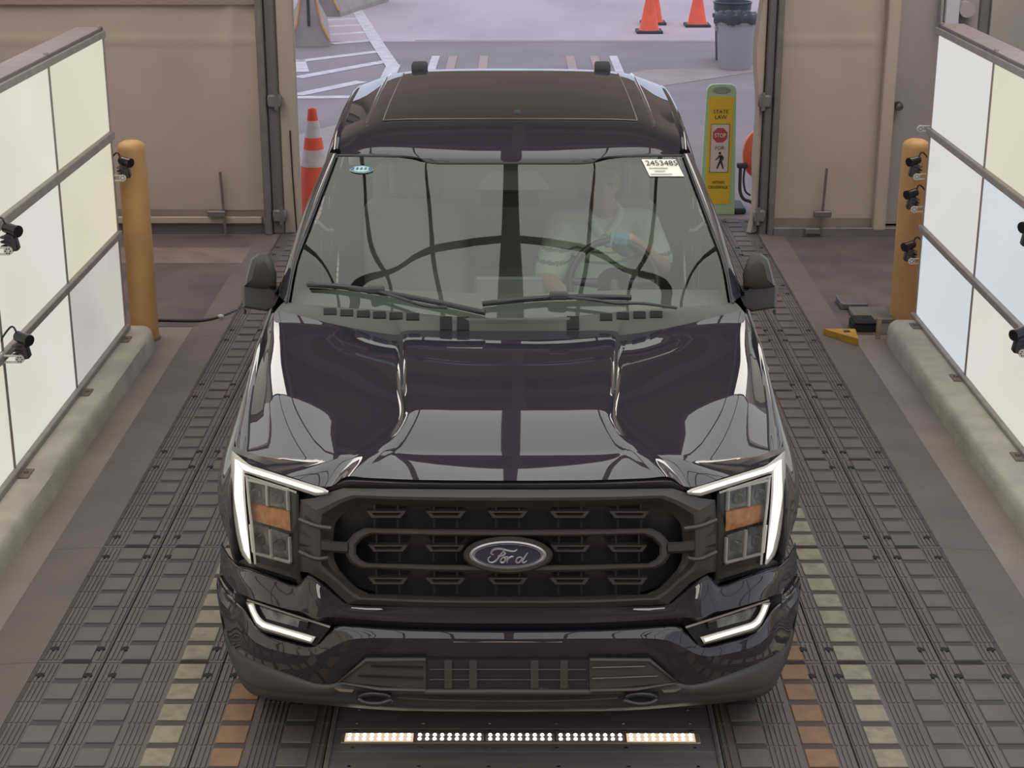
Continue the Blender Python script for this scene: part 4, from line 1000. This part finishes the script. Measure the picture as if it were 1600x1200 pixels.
RO = [(0, 828), (60, 827.5), (120, 827), (180, 826), (224, 825), (240, 833), (253, 848), (253, 868), (246, 880), (231, 888), (120, 893), (60, 894), (0, 894)]
RI = [(0, 838.5), (60, 838), (120, 837.5), (170, 836), (212, 835), (226, 841), (237, 853), (237, 866), (231, 874), (219, 880), (120, 882.5), (60, 883), (0, 883)]
ringstrip('grille_bar', RO, RI, [(0, -.06), (0, -.004), (.3, .014), (.75, .014), (1, .0), (1, -.06)], 'grey_plastic')
def mk():
    mb = MB()
    A = [(250, 847), (272, 846), (296, 841), (325, 829)]; B = [(250, 865), (272, 864), (296, 863), (325, 853)]
    g = strip(A, B, (-.05, .004, .018, .018, .004, -.05), (0, 0, .2, .8, 1, 1), 8); mb.v, mb.f, mb.m = g.v, g.f, g.m
    return mb
both('grille_arm', 'grille_light', mk, GR, smooth=30)
for A in ([(275, 826), (300, 822), (326, 812)], [(280, 872), (300, 873), (326, 862)]):
    both('grille_ridge', 'grey_plastic', lambda: MB().tube(crom([q(x, y, .024) for x, y in A], 4), .008, n=6), GR, smooth=60)
# mesh inserts: trays and struts
def tray(cx, cy, w=31, h=5.2):
    s = [(-w, -h), (w, -h), (w-8, h), (-(w-8), h)]; i = [(-w+8, -h+2.6), (w-8, -h+2.6), (w-12, h-3), (-(w-12), h-3)]
    A = [q(cx+a, cy+b, -.028) for a, b in s]; B = [q(cx+a, cy+b, -.028) for a, b in i]
    t = MB().ring(A, B, (0, .025, 0)).build('grille_tray', 'grey_plastic', GR)
    return t
rows_ = {804: (-190, -97, 0, 97, 190), 857: (-187, -98, 98, 187), 908: (-187, -97, 0, 97, 187)}
for cy, xs in rows_.items():
    for cx in xs: tray(cx, cy)
def mk():
    mb = MB()
    for cy, xs in rows_.items():
        for cx in xs:
            for dx in (-18, 18):
                mb.tube([q(cx+dx, cy-22, -.045), q(cx+dx, cy-6, -.04)], .004, n=5); mb.tube([q(cx+dx, cy+6, -.04), q(cx+dx, cy+20, -.045)], .004, n=5)
    return mb
mk().build('grille_strut', 'black_plastic', GR, kind='stuff')

# ---- oval badge with script lettering
BC = (0.5, 867.5)
def ell(a, b, off, n=40, cy=0): return [q(BC[0]+a*math.cos(t), BC[1]+cy-b*math.sin(t), off) for t in np.linspace(0, 2*PI, n+1)[:-1]]
def ellring(spec, name, mat, par):
    rows = [(lambda r: r+r[:1])(ell(a, b, o)) for a, b, o in spec]; return MB().grid(rows, True).build(name, mat, par, smooth=35)
BD = ellring([(70, 29.5, -.06), (70, 29.5, .012), (66, 26.5, .024), (60, 22.5, .022)], 'badge', 'grille_light', TR)
ellring([(61, 23, .018), (60, 22, .027), (56.5, 19.5, .030), (53.5, 18, .026)], 'badge_ring', 'badge_silver', BD)
mb = MB(); e1, e2, e3 = ell(54, 18.3, .024), ell(40, 13, .0262), ell(20, 6.5, .027)
mb.grid([(lambda r: r+r[:1])(e) for e in (e1, e2, e3)], True); mb.add(e3, [list(range(40))]); mb.build('badge_field', 'badge_blue', BD, smooth=60)
ellring([(53.4, 17.6, .0255), (53, 17.2, .0285), (52, 16.6, .0285), (51.5, 16.3, .0255)], 'badge_ring', 'badge_silver', BD)
def bpx(x, y, off=.0305): return q(700+x/8-795.5, 820+y/8, off)
letters = [[(590, 372), (566, 368), (562, 340), (590, 312), (640, 300), (700, 306), (760, 322), (815, 332), (858, 328), (886, 308)],
           [(742, 318), (705, 340), (672, 380), (640, 425), (602, 460), (560, 472), (526, 455), (524, 420), (552, 396)],
           [(640, 392), (690, 388), (722, 372), (736, 350), (716, 352)],
           [(712, 405), (682, 430), (676, 462), (700, 472), (728, 452), (736, 420), (712, 405), (748, 402), (770, 398)],
           [(772, 396), (760, 440), (756, 474)], [(762, 440), (790, 408), (818, 396), (838, 404)],
           [(928, 402), (890, 412), (868, 448), (880, 474), (914, 464), (944, 424), (928, 402)], [(1014, 350), (980, 400), (952, 452), (960, 474), (986, 464), (1004, 444)]]
for L in letters:
    pp = crom([bpx(*p) for p in L], 5); n_ = len(pp)
    MB().tube(pp, [.0024+.0016*math.sin(PI*i/(n_-1)) for i in range(n_)], n=6).build('script_letter', 'badge_silver', BD, smooth=60)

# ---- headlights
def headlight(s):
    def B(mb, name, mat, par, **k): return (mb if s > 0 else mb.mirror()).build(name, mat, par, **k)
    H = B(patch([(283, 764), (434, 705), (420, 884), (324, 912)], 10, 8, -.045, .05), 'headlight', 'lamp_black', TR, smooth=40)
    top = strip([(433, 703), (404, 726.5), (340, 746.5), (289, 762), (280, 767)], [(411, 741), (407, 740.5), (343, 761.5), (300, 775.5), (281, 772)], (-.03, .010, .017, .010, -.03), (0, .04, .5, .96, 1), 20)
    B(top, 'light_guide', 'guide', H, smooth=60)
    B(strip([(427, 716), (403, 731), (341, 750.5), (296, 765), (288, 768)], [(413, 735), (405, 738), (343, 757), (300, 770.5), (288, 769.5)], (.010, .019, .022, .019, .010), (0, .15, .5, .85, 1), 20), 'running_light', 'drl', H, smooth=60)
    ver = strip([(433.5, 703), (434, 776), (426, 834), (418, 866), (404, 882)], [(411, 740), (410, 770), (407, 811), (404, 850), (401, 881)], (-.03, .010, .017, .010, -.03), (0, .05, .5, .95, 1), 20)
    B(ver, 'light_guide', 'guide', H, smooth=60)
    B(strip([(428, 716), (428.5, 776), (420.5, 832), (413.5, 862), (405, 874)], [(415, 735), (414, 772), (410, 818), (406, 850), (404, 872)], (.010, .019, .022, .019, .010), (0, .15, .5, .85, 1), 20), 'running_light', 'drl', H, smooth=60)
    B(strip([(413, 741), (344, 763), (330, 768)], [(411, 745), (344, 767), (331, 772)], (0, .012, .012, 0), n=8), 'chrome_rim', 'bezel', H)
    B(strip([(411, 742), (407, 790), (402, 830), (397, 882)], [(406, 746), (402, 790), (397, 830), (393, 882)], (0, .012, .012, 0), n=8), 'chrome_rim', 'bezel', H)
    for c in ([(405, 753), (377, 759), (376, 790), (404, 785)], [(372, 760), (344, 767), (343, 796), (372, 790)], [(402, 818), (374, 825), (370, 869), (396, 862)], [(369, 827), (342, 836), (340, 876), (367, 870)]):
        R_ = B(patch(c, 4, 4, -.030), 'reflector', 'lamp_inner', H)
        cc = [sum(p[0] for p in c)/4, sum(p[1] for p in c)/4]
        mb = MB(); ctr = q(cc[0], cc[1], -.022); mb.sph(ctr, .022, 12, 8, (1.3, .5, 1)); B(mb, 'bulb_lens', 'lens', R_, smooth=60)
    for path in ([(405, 750), (404.5, 786)], [(376.5, 757), (375.5, 790)], [(344, 766), (343, 797)], [(405, 750), (375, 757), (343, 766)],
                 [(402.5, 820), (398, 862), (394, 865), (340, 879)], [(371.5, 828), (369, 871)], [(341, 840), (339.5, 878)]):
        B(MB().tube([q(x, y, .004) for x, y in path], .0065, n=6), 'chrome_rim', 'bezel', H, smooth=60)
    B(patch([(404, 787), (341, 800), (340, 830), (401, 813)], 8, 4, -.018, .015), 'amber_reflector', 'amber', H)
    B(patch([(398, 868), (330, 884), (327, 906), (398, 884)], 6, 3, -.006, .03), 'lower_trim', 'black_gloss', H)
    B(patch([(338, 770), (327, 772), (324, 908), (334, 905)], 2, 6, -.004, .04), 'lower_trim', 'black_gloss', H)
    B(patch([(410, 742), (331, 769), (327, 906), (396, 884)], 8, 8, .013), 'clear_lens', 'lens', H, smooth=60)
headlight(1); headlight(-1)
both('lamp_side_trim', 'black_plastic', lambda: patch([(334, 768), (322, 781), (322, 910), (330, 912)], 2, 6, -.03), smooth=40)

# ---- bumper
Bq = [hrow([(0, 984), (150, 982), (256, 976), (274, 984), (302, 1007), (340, 1000), (384, 985), (408, 952), (424, 938), (441, 922), (453, 900)], -.04),
      hrow([(0, 985.5), (150, 983.5), (258, 978), (277, 987), (303, 1010), (342, 1003), (387, 988), (411, 955), (426, 941), (443, 925), (454.5, 902)], .0),
      'DUP', hrow([(0, 989), (150, 987), (257, 982.5), (278, 992), (304, 1015), (343, 1009), (391, 992), (415, 960), (430, 946), (446, 930), (456, 906)], .012),
      hrow([(0, 998.5), (150, 997.5), (235, 998), (268, 1008), (302, 1024), (345, 1021), (395, 1004), (421, 972), (436, 955), (450, 938), (456.5, 914)], .029),
      hrow([(0, 998.5), (150, 997.5), (235, 998), (268, 1008), (302, 1024), (345, 1021), (395, 1004), (421, 972), (436, 955), (450, 938), (456.5, 914)], .029),
      hrow([(0, 1015), (150, 1015), (235, 1017), (266, 1036), (300, 1046), (340, 1040), (396, 1022), (426, 994), (439, 970), (450.5, 950), (456, 926)], .024),
      hrow([(0, 1032), (150, 1032), (225, 1033), (262, 1062), (290, 1068), (335, 1056), (394, 1034), (427, 1014), (441, 985), (450, 962), (454.5, 938)], .014)]
Bq = [Bq[i+1] if isinstance(r, str) else r for i, r in enumerate(Bq)]
BM = MB().grid(surf([full(r) for r in Bq], 3, 3)).build('front_bumper', 'paint', TR, smooth=18)
Vq = [hrow([(0, 1030), (150, 1030), (224, 1031), (262, 1061), (290, 1067), (335, 1055), (394, 1033), (427, 1013), (441, 985), (450, 962), (454, 940)], .004),
      hrow([(0, 1060), (150, 1060), (228, 1060), (262, 1070), (290, 1074), (335, 1066), (394, 1048), (424, 1032), (438, 1004), (447, 985), (450, 960)], .02),
      hrow([(0, 1084), (150, 1083), (228, 1080), (262, 1080), (290, 1083), (335, 1079), (392, 1070), (420, 1055), (434, 1028), (443, 1005), (446, 980)], .018),
      hrow([(0, 1093, -.045), (150, 1092, -.045), (228, 1088, -.01), (262, 1087, .0), (290, 1088, .0), (335, 1085, .0), (390, 1077, .0), (418, 1062, .0), (431, 1036, .0), (441, 1012, .0), (444, 990, .0)], .0),
      hrow([(0, 1106, -.05), (150, 1105, -.05), (228, 1101), (262, 1099), (290, 1097), (335, 1093), (388, 1086), (414, 1072), (428, 1046), (438, 1022), (442, 1000)], -.02),
      hrow([(0, 1112), (150, 1111), (228, 1107), (262, 1104), (290, 1102), (335, 1098), (386, 1090), (410, 1078), (424, 1054), (434, 1030), (438, 1010)], -.12)]
VL = MB().grid(surf([full(r) for r in Vq], 3, 3)).build('valance', 'grey_plastic', TR, smooth=35)
# thin bright crease line on the bumper
MB().tube([q(x, 1003, .029) for x in np.linspace(-85, 85, 9)], .0014, n=5).build('bumper_crease', 'frame_grey', BM)
# lower vents
def mk(): return patch([(128, 1031), (221, 1031), (262, 1066), (128, 1078)], 6, 4, .030, .03)
ve = both('bumper_vent', 'grey_plastic', mk, smooth=40)
for o, s in zip(ve, (1, -1)):
    for a, b in (((132, 1043), (214, 1041)), ((132, 1060), (234, 1056))):
        MB().tube([q(s*a[0], a[1], .036), q(s*b[0], b[1], .036)], .0035, n=5).build('vent_rib', 'black_gloss', o)
    MB().tube([q(s*x, y, .034) for x, y in ((128, 1031), (221, 1031), (264, 1066), (200, 1077), (128, 1079))], .007, n=6).build('vent_edge', 'grey_plastic', o, smooth=60)
c_ = patch([(-129, 1031), (129, 1031), (129, 1078), (-129, 1078)], 10, 4, .026, .03).build('lower_grille', 'lamp_black', TR)
for x in (-93, -54, 42, 88): patch([(x-6, 1033), (x+6, 1033), (x+6, 1076), (x-6, 1076)], 2, 4, .031, .02).build('grille_divider', 'grey_plastic', c_)
for y in (1046, 1062): MB().tube([q(x, y, .029) for x in np.linspace(-122, 122, 9)], .0025, n=5).build('grille_slat', 'grey_plastic', c_)
MB().tube([q(x, 1081-0.0*abs(x), .030) for x in np.linspace(-130, 130, 9)], .010, n=8).build('lower_lip', 'grey_plastic', TR, smooth=60)
mb = MB(); mb.grid([[q(x, y_-5*(abs(x)/170)**2.5, o_) for x in np.linspace(-172, 172, 33)] for y_, o_ in ((1090, .012), (1094.5, .027), (1096.5, .016))]); mb.build('skid_trim', 'chrome', TR, smooth=25)
both('bright_tab', 'chrome', lambda: patch([(240, 1078), (272, 1076), (262, 1081), (244, 1082)], 2, 1, .030, .01))
def mk():
    mb = MB(); pp = [q(208+25*math.cos(t), 1092-8*math.sin(t), .03+.03*(math.sin(t) < 0)) for t in np.linspace(0, 2*PI, 19)[:-1]]; mb.tube(pp, .009, n=8, close=True); return mb
both('tow_hook', 'lamp_black', mk, smooth=60)
both('tow_hook_hole', 'hole', lambda: patch([(182, 1083), (236, 1082), (232, 1096), (186, 1097)], 4, 2, .022, .01))

# ---- fog lamps
def fog(s):
    def B(mb, name, mat, par, **k): return (mb if s > 0 else mb.mirror()).build(name, mat, par, **k)
    F = B(patch([(409, 938), (276, 979), (300, 1010), (393, 985)], 8, 4, .0, .05), 'fog_lamp', 'lamp_black', TR, smooth=40)
    B(strip([(410, 941), (405, 955), (396, 975), (386, 984), (346, 996), (307, 1006)], [(397, 943), (392, 957), (385, 967), (378, 972), (344, 982), (300, 994.5)], (.0, .022, .028, .022, .0), (0, .08, .5, .92, 1), 20), 'light_guide', 'guide', F, smooth=60)
    B(strip([(406.5, 945), (402, 957), (394, 973), (384, 981), (346, 992), (309, 1003)], [(400, 946), (395, 958), (388, 970), (380, 975), (345, 985.5), (306, 997)], (.020, .030, .033, .030, .020), (0, .15, .5, .85, 1), 20), 'fog_light_strip', 'drl', F, smooth=60)
    B(patch([(388, 949), (312, 972), (316, 984), (378, 967)], 6, 3, .012, .012), 'fog_reflector', 'lamp_inner', F)
    B(patch([(326, 970), (312, 974), (315, 984), (328, 981)], 2, 2, .016, .01), 'fog_divider', 'lamp_black', F)
    B(MB().tube([q(x, y, .02) for x, y in ((407, 938), (340, 960), (278, 980))], .004, n=6), 'fog_trim', 'frame_grey', F, smooth=60)
fog(1); fog(-1)

# ---- wheels
def wheel(x, y, s):
    T = MB(); prof = [(.27, -.11), (.30, -.132), (.37, -.14), (.395, -.125), (.405, -.09), (.408, 0), (.405, .09), (.395, .125), (.37, .14), (.30, .132), (.27, .11)]
    T.lathe((x, y, .409), prof, n=48, axis='X'); w_ = T.build('wheel', 'tire', TR, smooth=40)
    mb = MB()
    for k in range(48):
        t = 2*PI*k/48
        for a, b in ((-.125, -.03), (.03, .125)):
            c = V(x+(a+b)/2, y+.407*math.cos(t+(.03 if a > 0 else 0)), .409+.407*math.sin(t+(.03 if a > 0 else 0))); mb.box(c, (b-a, .03, .012), rx=t+PI/2)
    mb.build('tread_block', 'tire', w_, kind='stuff')
    mb = MB(); mb.lathe((x+s*.06, y, .409), [(.265, -.05*s), (.262, .05*s), (.24, .06*s), (.23, .02*s), (.08, .03*s), (.07, .05*s), (0, .05*s)], n=32, axis='X')
    for k in range(6):
        t = 2*PI*k/6; mb.tube([V(x+s*.095, y+.06*math.cos(t), .409+.06*math.sin(t)), V(x+s*.11, y+.245*math.cos(t), .409+.245*math.sin(t))], [.03, .022], n=6)
    mb.build('alloy_rim', 'rim', w_, smooth=40)
for s in (-1, 1):
    for y in (.95, 4.63): wheel(s*.85, y, s)

# ---- door mirrors
def mirror(s):
    def B(mb, name, mat, par, **k): return (mb if s > 0 else mb.mirror()).build(name, mat, par, **k)
    base = [(363, 455), (363, 480), (378, 487), (417, 481), (418.5, 447), (380, 443)]
    rows = [[hp(x*k+(1-k)*392, y*k+(1-k)*464, Y) for x, y in base+base[:1]] for k, Y in ((.0, 1.835), (.85, 1.838), (1, 1.855), (1.0, 1.93), (.9, 1.96))]
    M_ = B(MB().grid(rows, True), 'door_mirror', 'grey_plastic', TR, smooth=40, fix=True)
    head = [(365, 449), (364, 428), (372, 404), (381, 395), (392, 395), (404, 404), (410, 425), (415, 447), (400, 452), (380, 453)]
    rows = []
    for k, Y, dz in ((.55, 1.80, 0), (.88, 1.815, 0), (1, 1.85, 0), (1.0, 1.93, 0), (.9, 1.95, 0)):
        rows.append([hp(388+(x-388)*k, 424+(y-424)*k+dz, Y) for x, y in head+head[:1]])
    mb = MB().grid(rows, True); mb.add(rows[0][:-1], [list(range(10))])
    B(mb, 'mirror_cap', 'grille_light', M_, smooth=35, fix=True)
    B(MB().grid([[hp(388+(x-388)*.86, 424+(y-424)*.86, 1.952) for x, y in head], [hp(388, 424, 1.955)]*10]), 'mirror_glass', 'chrome', M_)
    B(MB().tube([V(.95, 1.93, 1.27), V(1.02, 1.92, 1.265), V(1.10, 1.90, 1.27)], [.045, .04, .03], n=8), 'mirror_arm', 'grey_plastic', M_, smooth=60)
    c = hp(414, 487, 1.87); B(MB().box(c, (.012, .014, .02), bev=.003), 'puddle_lamp', 'grey_plastic', M_)
mirror(1); mirror(-1)
both('fender_badge', 'badge_silver', lambda: MB().box(V(1.032, 1.44, 1.10), (.012, .16, .035), bev=.004))

# ---- interior
dash = [full([V(0, 1.47, 1.22), V(.5, 1.50, 1.22), V(.9, 1.62, 1.23)]), full([V(0, 1.62, 1.285), V(.5, 1.66, 1.285), V(.9, 1.76, 1.28)]), full([V(0, 1.90, 1.27), V(.5, 1.92, 1.285), V(.9, 1.98, 1.27)]), full([V(0, 1.98, 1.20), V(.5, 2.0, 1.20), V(.9, 2.02, 1.20)]), full([V(0, 1.95, .8), V(.5, 1.95, .8), V(.9, 1.95, .8)])]
MB().grid(surf(dash, 4, 4)).build('dashboard', 'interior', TR, smooth=60)
MB().box(V(0, 1.985, 1.24), (.30, .03, .17), bev=.01, rx=-.15).build('centre_screen', 'interior', TR)
def seat(x, y, w, n_):
    mb = MB(); mb.box(V(x, y+.02, .82), (w, .50, .20), bev=.05, seg=2, rx=.08); s_ = mb.build(n_, 'seat', TR, smooth=50)
    MB().box(V(x, y+.32, 1.16), (w*.98, .16, .62), bev=.06, seg=3, rx=-.22).build('backrest', 'seat', s_, smooth=50)
    k = 1 if w < .8 else 3
    for i in range(k):
        xx = x+(i-(k-1)/2)*w/3
        MB().box(V(xx, y+.425, 1.55), (.27, .11, .19), bev=.045, seg=3, rx=-.12).build('headrest', 'seat', s_, smooth=50)
        mb = MB(); mb.cyl(V(xx-.06, y+.41, 1.38), V(xx-.06, y+.42, 1.5), .008); mb.cyl(V(xx+.06, y+.41, 1.38), V(xx+.06, y+.42, 1.5), .008); mb.build('headrest_post', 'chrome', s_)
seat(.45, 2.55, .52, 'front_seat'); seat(-.45, 2.55, .52, 'front_seat'); seat(0, 3.42, 1.5, 'rear_seat')
MB().box(V(0, 2.5, .86), (.26, .7, .28), bev=.04, seg=2).build('centre_console', 'interior', TR)
# rear view mirror and camera housing at the top centre of the glass
m0 = on_ws(797, 262, -.02)
mb = MB(); mb.prism([on_ws(x, y, -.03) for x, y in ((764, 258), (840, 258), (862, 288), (742, 288))], (0, .05, -.02)); mb.build('sensor_housing', 'grey_plastic', TR, fix=True)
mp_ = on_ws(797, 285, -.10)
MB().box(mp_+V(0, .03, 0), (.25, .03, .07), bev=.012, seg=2, rx=.25).build('rear_view_mirror', 'lamp_black', TR, smooth=40)
both('sun_visor', 'headliner', lambda: MB().box(V(.42, 2.42, 1.765), (.42, .16, .02), bev=.008, rx=.1))
# steering wheel
SW = V(.45, 2.02, 1.285); sn = V(0, -.50, -.86).normalized()  # axis towards the dash
su = V(1, 0, 0); sv = su.cross(sn).normalized(); sv = sv if sv.z > 0 else -sv
tilt = V(0, .36, .93).normalized(); 
rim = lambda a, r=.19: SW+su*(r*math.cos(a))+tilt*(r*math.sin(a))
w_ = MB().tube([rim(a) for a in np.linspace(0, 2*PI, 33)[:-1]], .016, n=8, close=True).build('steering_wheel', 'lamp_black', TR, smooth=60)
for a in (PI*.02, PI*.98, PI*1.5): MB().tube([rim(a, .03), rim(a, .18)], [.025, .016], n=8).build('spoke', 'lamp_black', w_, smooth=60)
mb = MB(); mb.lathe(SW, [(.07, -.02), (.075, 0), (.06, .02), (0, .03)], n=20, axis='Y'); mb.build('hub', 'lamp_black', w_, smooth=50)
MB().tube([SW, V(.45, 1.86, 1.14)], .04, n=10).build('steering_column', 'lamp_black', TR, smooth=60)

# ================================================================== DRIVER
def capsules(C, voxel, smooth_it=6):
    mb = MB()
    for p0, r0, p1, r1 in C:
        mb.sph(p0, r0, 14, 10); mb.sph(p1, r1, 14, 10)
        if (Vector(p0)-Vector(p1)).length > 1e-5: mb.cyl(p0, p1, r0, r1, n=14)
    return remesh(mb, voxel, smooth_it)
def remesh(mb, voxel, it=6):
    me = bpy.data.meshes.new('t'); me.from_pydata(mb.v, [], mb.f); o = bpy.data.objects.new('t', me); COL.objects.link(o)
    b = bmesh.new(); b.from_mesh(me); bmesh.ops.recalc_face_normals(b, faces=b.faces); b.to_mesh(me); b.free()
    m = o.modifiers.new('r', 'REMESH'); m.mode = 'VOXEL'; m.voxel_size = voxel
    s_ = o.modifiers.new('s', 'SMOOTH'); s_.iterations = it; s_.factor = .5
    bpy.context.view_layer.update(); e = o.evaluated_get(bpy.context.evaluated_depsgraph_get()); r = bpy.data.meshes.new_from_object(e)
    out = MB().add([v.co.copy() for v in r.vertices], [list(p.vertices) for p in r.polygons])
    bpy.data.objects.remove(o); bpy.data.meshes.remove(r); return out
DX = .44
PN = thing('person', 'person in a pale striped polo shirt and blue gloves seated behind the steering wheel', 'person', (DX, 2.6, .92))
hd = V(DX-.01, 2.70, 1.585)
shL, shR = V(DX-.19, 2.74, 1.375), V(DX+.19, 2.74, 1.375)
handR = rim(1.45)+V(0, .02, .01)      # top of the wheel
handL = rim(3.75)+V(0, .02, .0)
elR, elL = V(DX+.25, 2.44, 1.25), V(DX-.27, 2.48, 1.17)
C = [(V(DX, 2.72, .98), .15, V(DX, 2.74, 1.25), .155), (V(DX-.09, 2.74, 1.30), .10, V(DX+.09, 2.74, 1.30), .10), (V(DX-.07, 2.70, .96), .11, V(DX+.07, 2.70, .96), .11),
     (shL, .068, shR, .068), (V(DX, 2.74, 1.38), .062, V(DX, 2.715, 1.50), .056),
     (shL, .066, elL, .048), (elL, .046, handL+V(0, .06, .0), .029), (shR, .066, elR, .048), (elR, .046, handR+V(.05, .06, -.02), .029),
     (V(DX-.09, 2.68, .94), .09, V(DX-.13, 2.24, .98), .07), (V(DX-.13, 2.24, .98), .066, V(DX-.13, 2.0, .66), .05), (V(DX+.09, 2.68, .94), .09, V(DX+.14, 2.24, .98), .07), (V(DX+.14, 2.24, .98), .066, V(DX+.14, 2.0, .66), .05),
     (V(DX-.13, 2.0, .63), .05, V(DX-.13, 1.9, .60), .045), (V(DX+.14, 2.0, .63), .05, V(DX+.14, 1.9, .60), .045)]
mb = MB()
for p0, r0, p1, r1 in C: mb.sph(p0, r0, 14, 10); mb.sph(p1, r1, 14, 10); mb.cyl(p0, p1, r0, r1, n=14)
mb.sph(hd+V(0, .015, .02), .098, 20, 14, (.80, 1.0, 1.12)); mb.sph(hd+V(0, -.03, -.055), .062, 16, 12, (.92, .95, 1.05)); mb.sph(hd+V(0, -.055, -.095), .030, 12, 8)
mb.cyl(hd+V(0, -.083, .015), hd+V(0, -.104, -.030), .010, .015, n=10); mb.sph(hd+V(0, -.100, -.030), .016, 10, 8)
mb.sph(hd+V(0, -.078, .032), .026, 12, 8, (2.0, .5, .45)); mb.sph(hd+V(0, -.082, -.062), .016, 10, 8, (1.5, .5, .5))
for s in (-1, 1): mb.sph(hd+V(s*.080, .015, -.005), .022, 10, 8, (.4, .8, 1.4))
remesh(mb, .010, 4).build('body', 'skin', PN, smooth=80)
for s in (-1, 1): MB().sph(hd+V(s*.030, -.083, .012), .010, 10, 8, (1.2, .5, .7)).build('eye', 'ink', PN, smooth=80)
mb = MB(); mb.sph(hd+V(0, .03, .045), .103, 20, 14, (.84, 1.0, 1.03)); h_ = remesh(mb, .012, 2)
h_.v = [V(v.x, max(v.y, hd.y-.060+max(0, .085-(v.z-hd.z))*.9), max(v.z, hd.z-.02)) for v in h_.v]; h_.build('hair', 'hair', PN, smooth=80)
C = [(V(DX, 2.72, .96), .168, V(DX, 2.74, 1.25), .172), (V(DX-.10, 2.74, 1.30), .112, V(DX+.10, 2.74, 1.30), .112), (shL, .082, shR, .082), (shL, .080, shL.lerp(elL, .80), .076), (shR, .080, shR.lerp(elR, .80), .076)]
sh = capsules(C, .012, 5)
mat_i = []
for f in sh.f:
    c = sum((sh.v[i] for i in f), V(0, 0, 0))/len(f); d = 1.375-c.z+.10*abs(c.x-DX)
    mat_i.append(1 if (.085 < d < .10 or .135 < d < .150) else 0)
sh.m = mat_i; sh.build('polo_shirt', ['shirt', 'stripe'], PN, smooth=80)
mb = MB(); mb.tube(crom([V(DX-.075, 2.71, 1.45), V(DX-.06, 2.655, 1.415), V(DX-.012, 2.60, 1.355)], 5), [.022]*11, n=8); mb.tube(crom([V(DX+.075, 2.71, 1.45), V(DX+.06, 2.655, 1.415), V(DX+.012, 2.60, 1.355)], 5), [.022]*11, n=8); mb.tube(crom([V(DX-.075, 2.71, 1.45), V(DX-.04, 2.79, 1.465), V(DX+.04, 2.79, 1.465), V(DX+.075, 2.71, 1.45)], 5), .022, n=8)
mb.build('collar', 'shirt', PN, smooth=60)
tr_ = capsules([(V(DX-.08, 2.70, .95), .12, V(DX+.08, 2.70, .95), .12), (V(DX-.09, 2.68, .94), .105, V(DX-.13, 2.24, .98), .085), (V(DX-.13, 2.24, .98), .08, V(DX-.13, 2.0, .70), .065), (V(DX+.09, 2.68, .94), .105, V(DX+.14, 2.24, .98), .085), (V(DX+.14, 2.24, .98), .08, V(DX+.14, 2.0, .70), .065)], .014, 4)
tr_.build('trousers', 'trouser', PN, smooth=80)
def glove(ang, arm_from, mirror_=1):
    c = rim(ang); t = (rim(ang+.05)-rim(ang-.05)).normalized()      # along the rim
    out = (c-SW).normalized(); nrm = t.cross(out).normalized()
    nrm = nrm if nrm.y > 0 else -nrm                                 # towards the driver
    L = []
    pc = c+nrm*.030+out*.014
    for k in range(4):
        b = pc+t*((k-1.5)*.021)
        L += [(b+nrm*.012, .0135, pc+nrm*.035+t*((k-1.5)*.016)-out*.012, .017)]
        r = (.0098, .0105, .0100, .0088)[k]; f = (.92, 1.05, 1.0, .82)[k]
        p1 = b+out*(.012); p2 = c+t*((k-1.5)*.0215)+out*.029-nrm*.008*f; p3 = c+t*((k-1.5)*.0215)-nrm*.027*f+out*.010; p4 = c+t*((k-1.5)*.021)-nrm*.020-out*(.016*f)
        L += [(p1, r*1.1, p2, r), (p2, r, p3, r*.95), (p3, r*.95, p4, r*.85)]
    th0 = pc+t*(.040*mirror_)+nrm*.018-out*.02; th1 = c+t*(.050*mirror_)+nrm*.006-out*.026; th2 = c+t*(.034*mirror_)-nrm*.018-out*.026
    L += [(pc+nrm*.02-out*.01, .020, th0, .013), (th0, .012, th1, .0105), (th1, .0105, th2, .009)]
    wr = pc+nrm*.06-out*.025; L += [(pc+nrm*.03-out*.008, .026, wr, .027), (wr, .028, wr.lerp(arm_from, .18), .033)]
    capsules(L, .0042, 3).build('glove', 'glove', PN, smooth=80)
glove(1.45, elR, 1); glove(3.75, elL, -1)
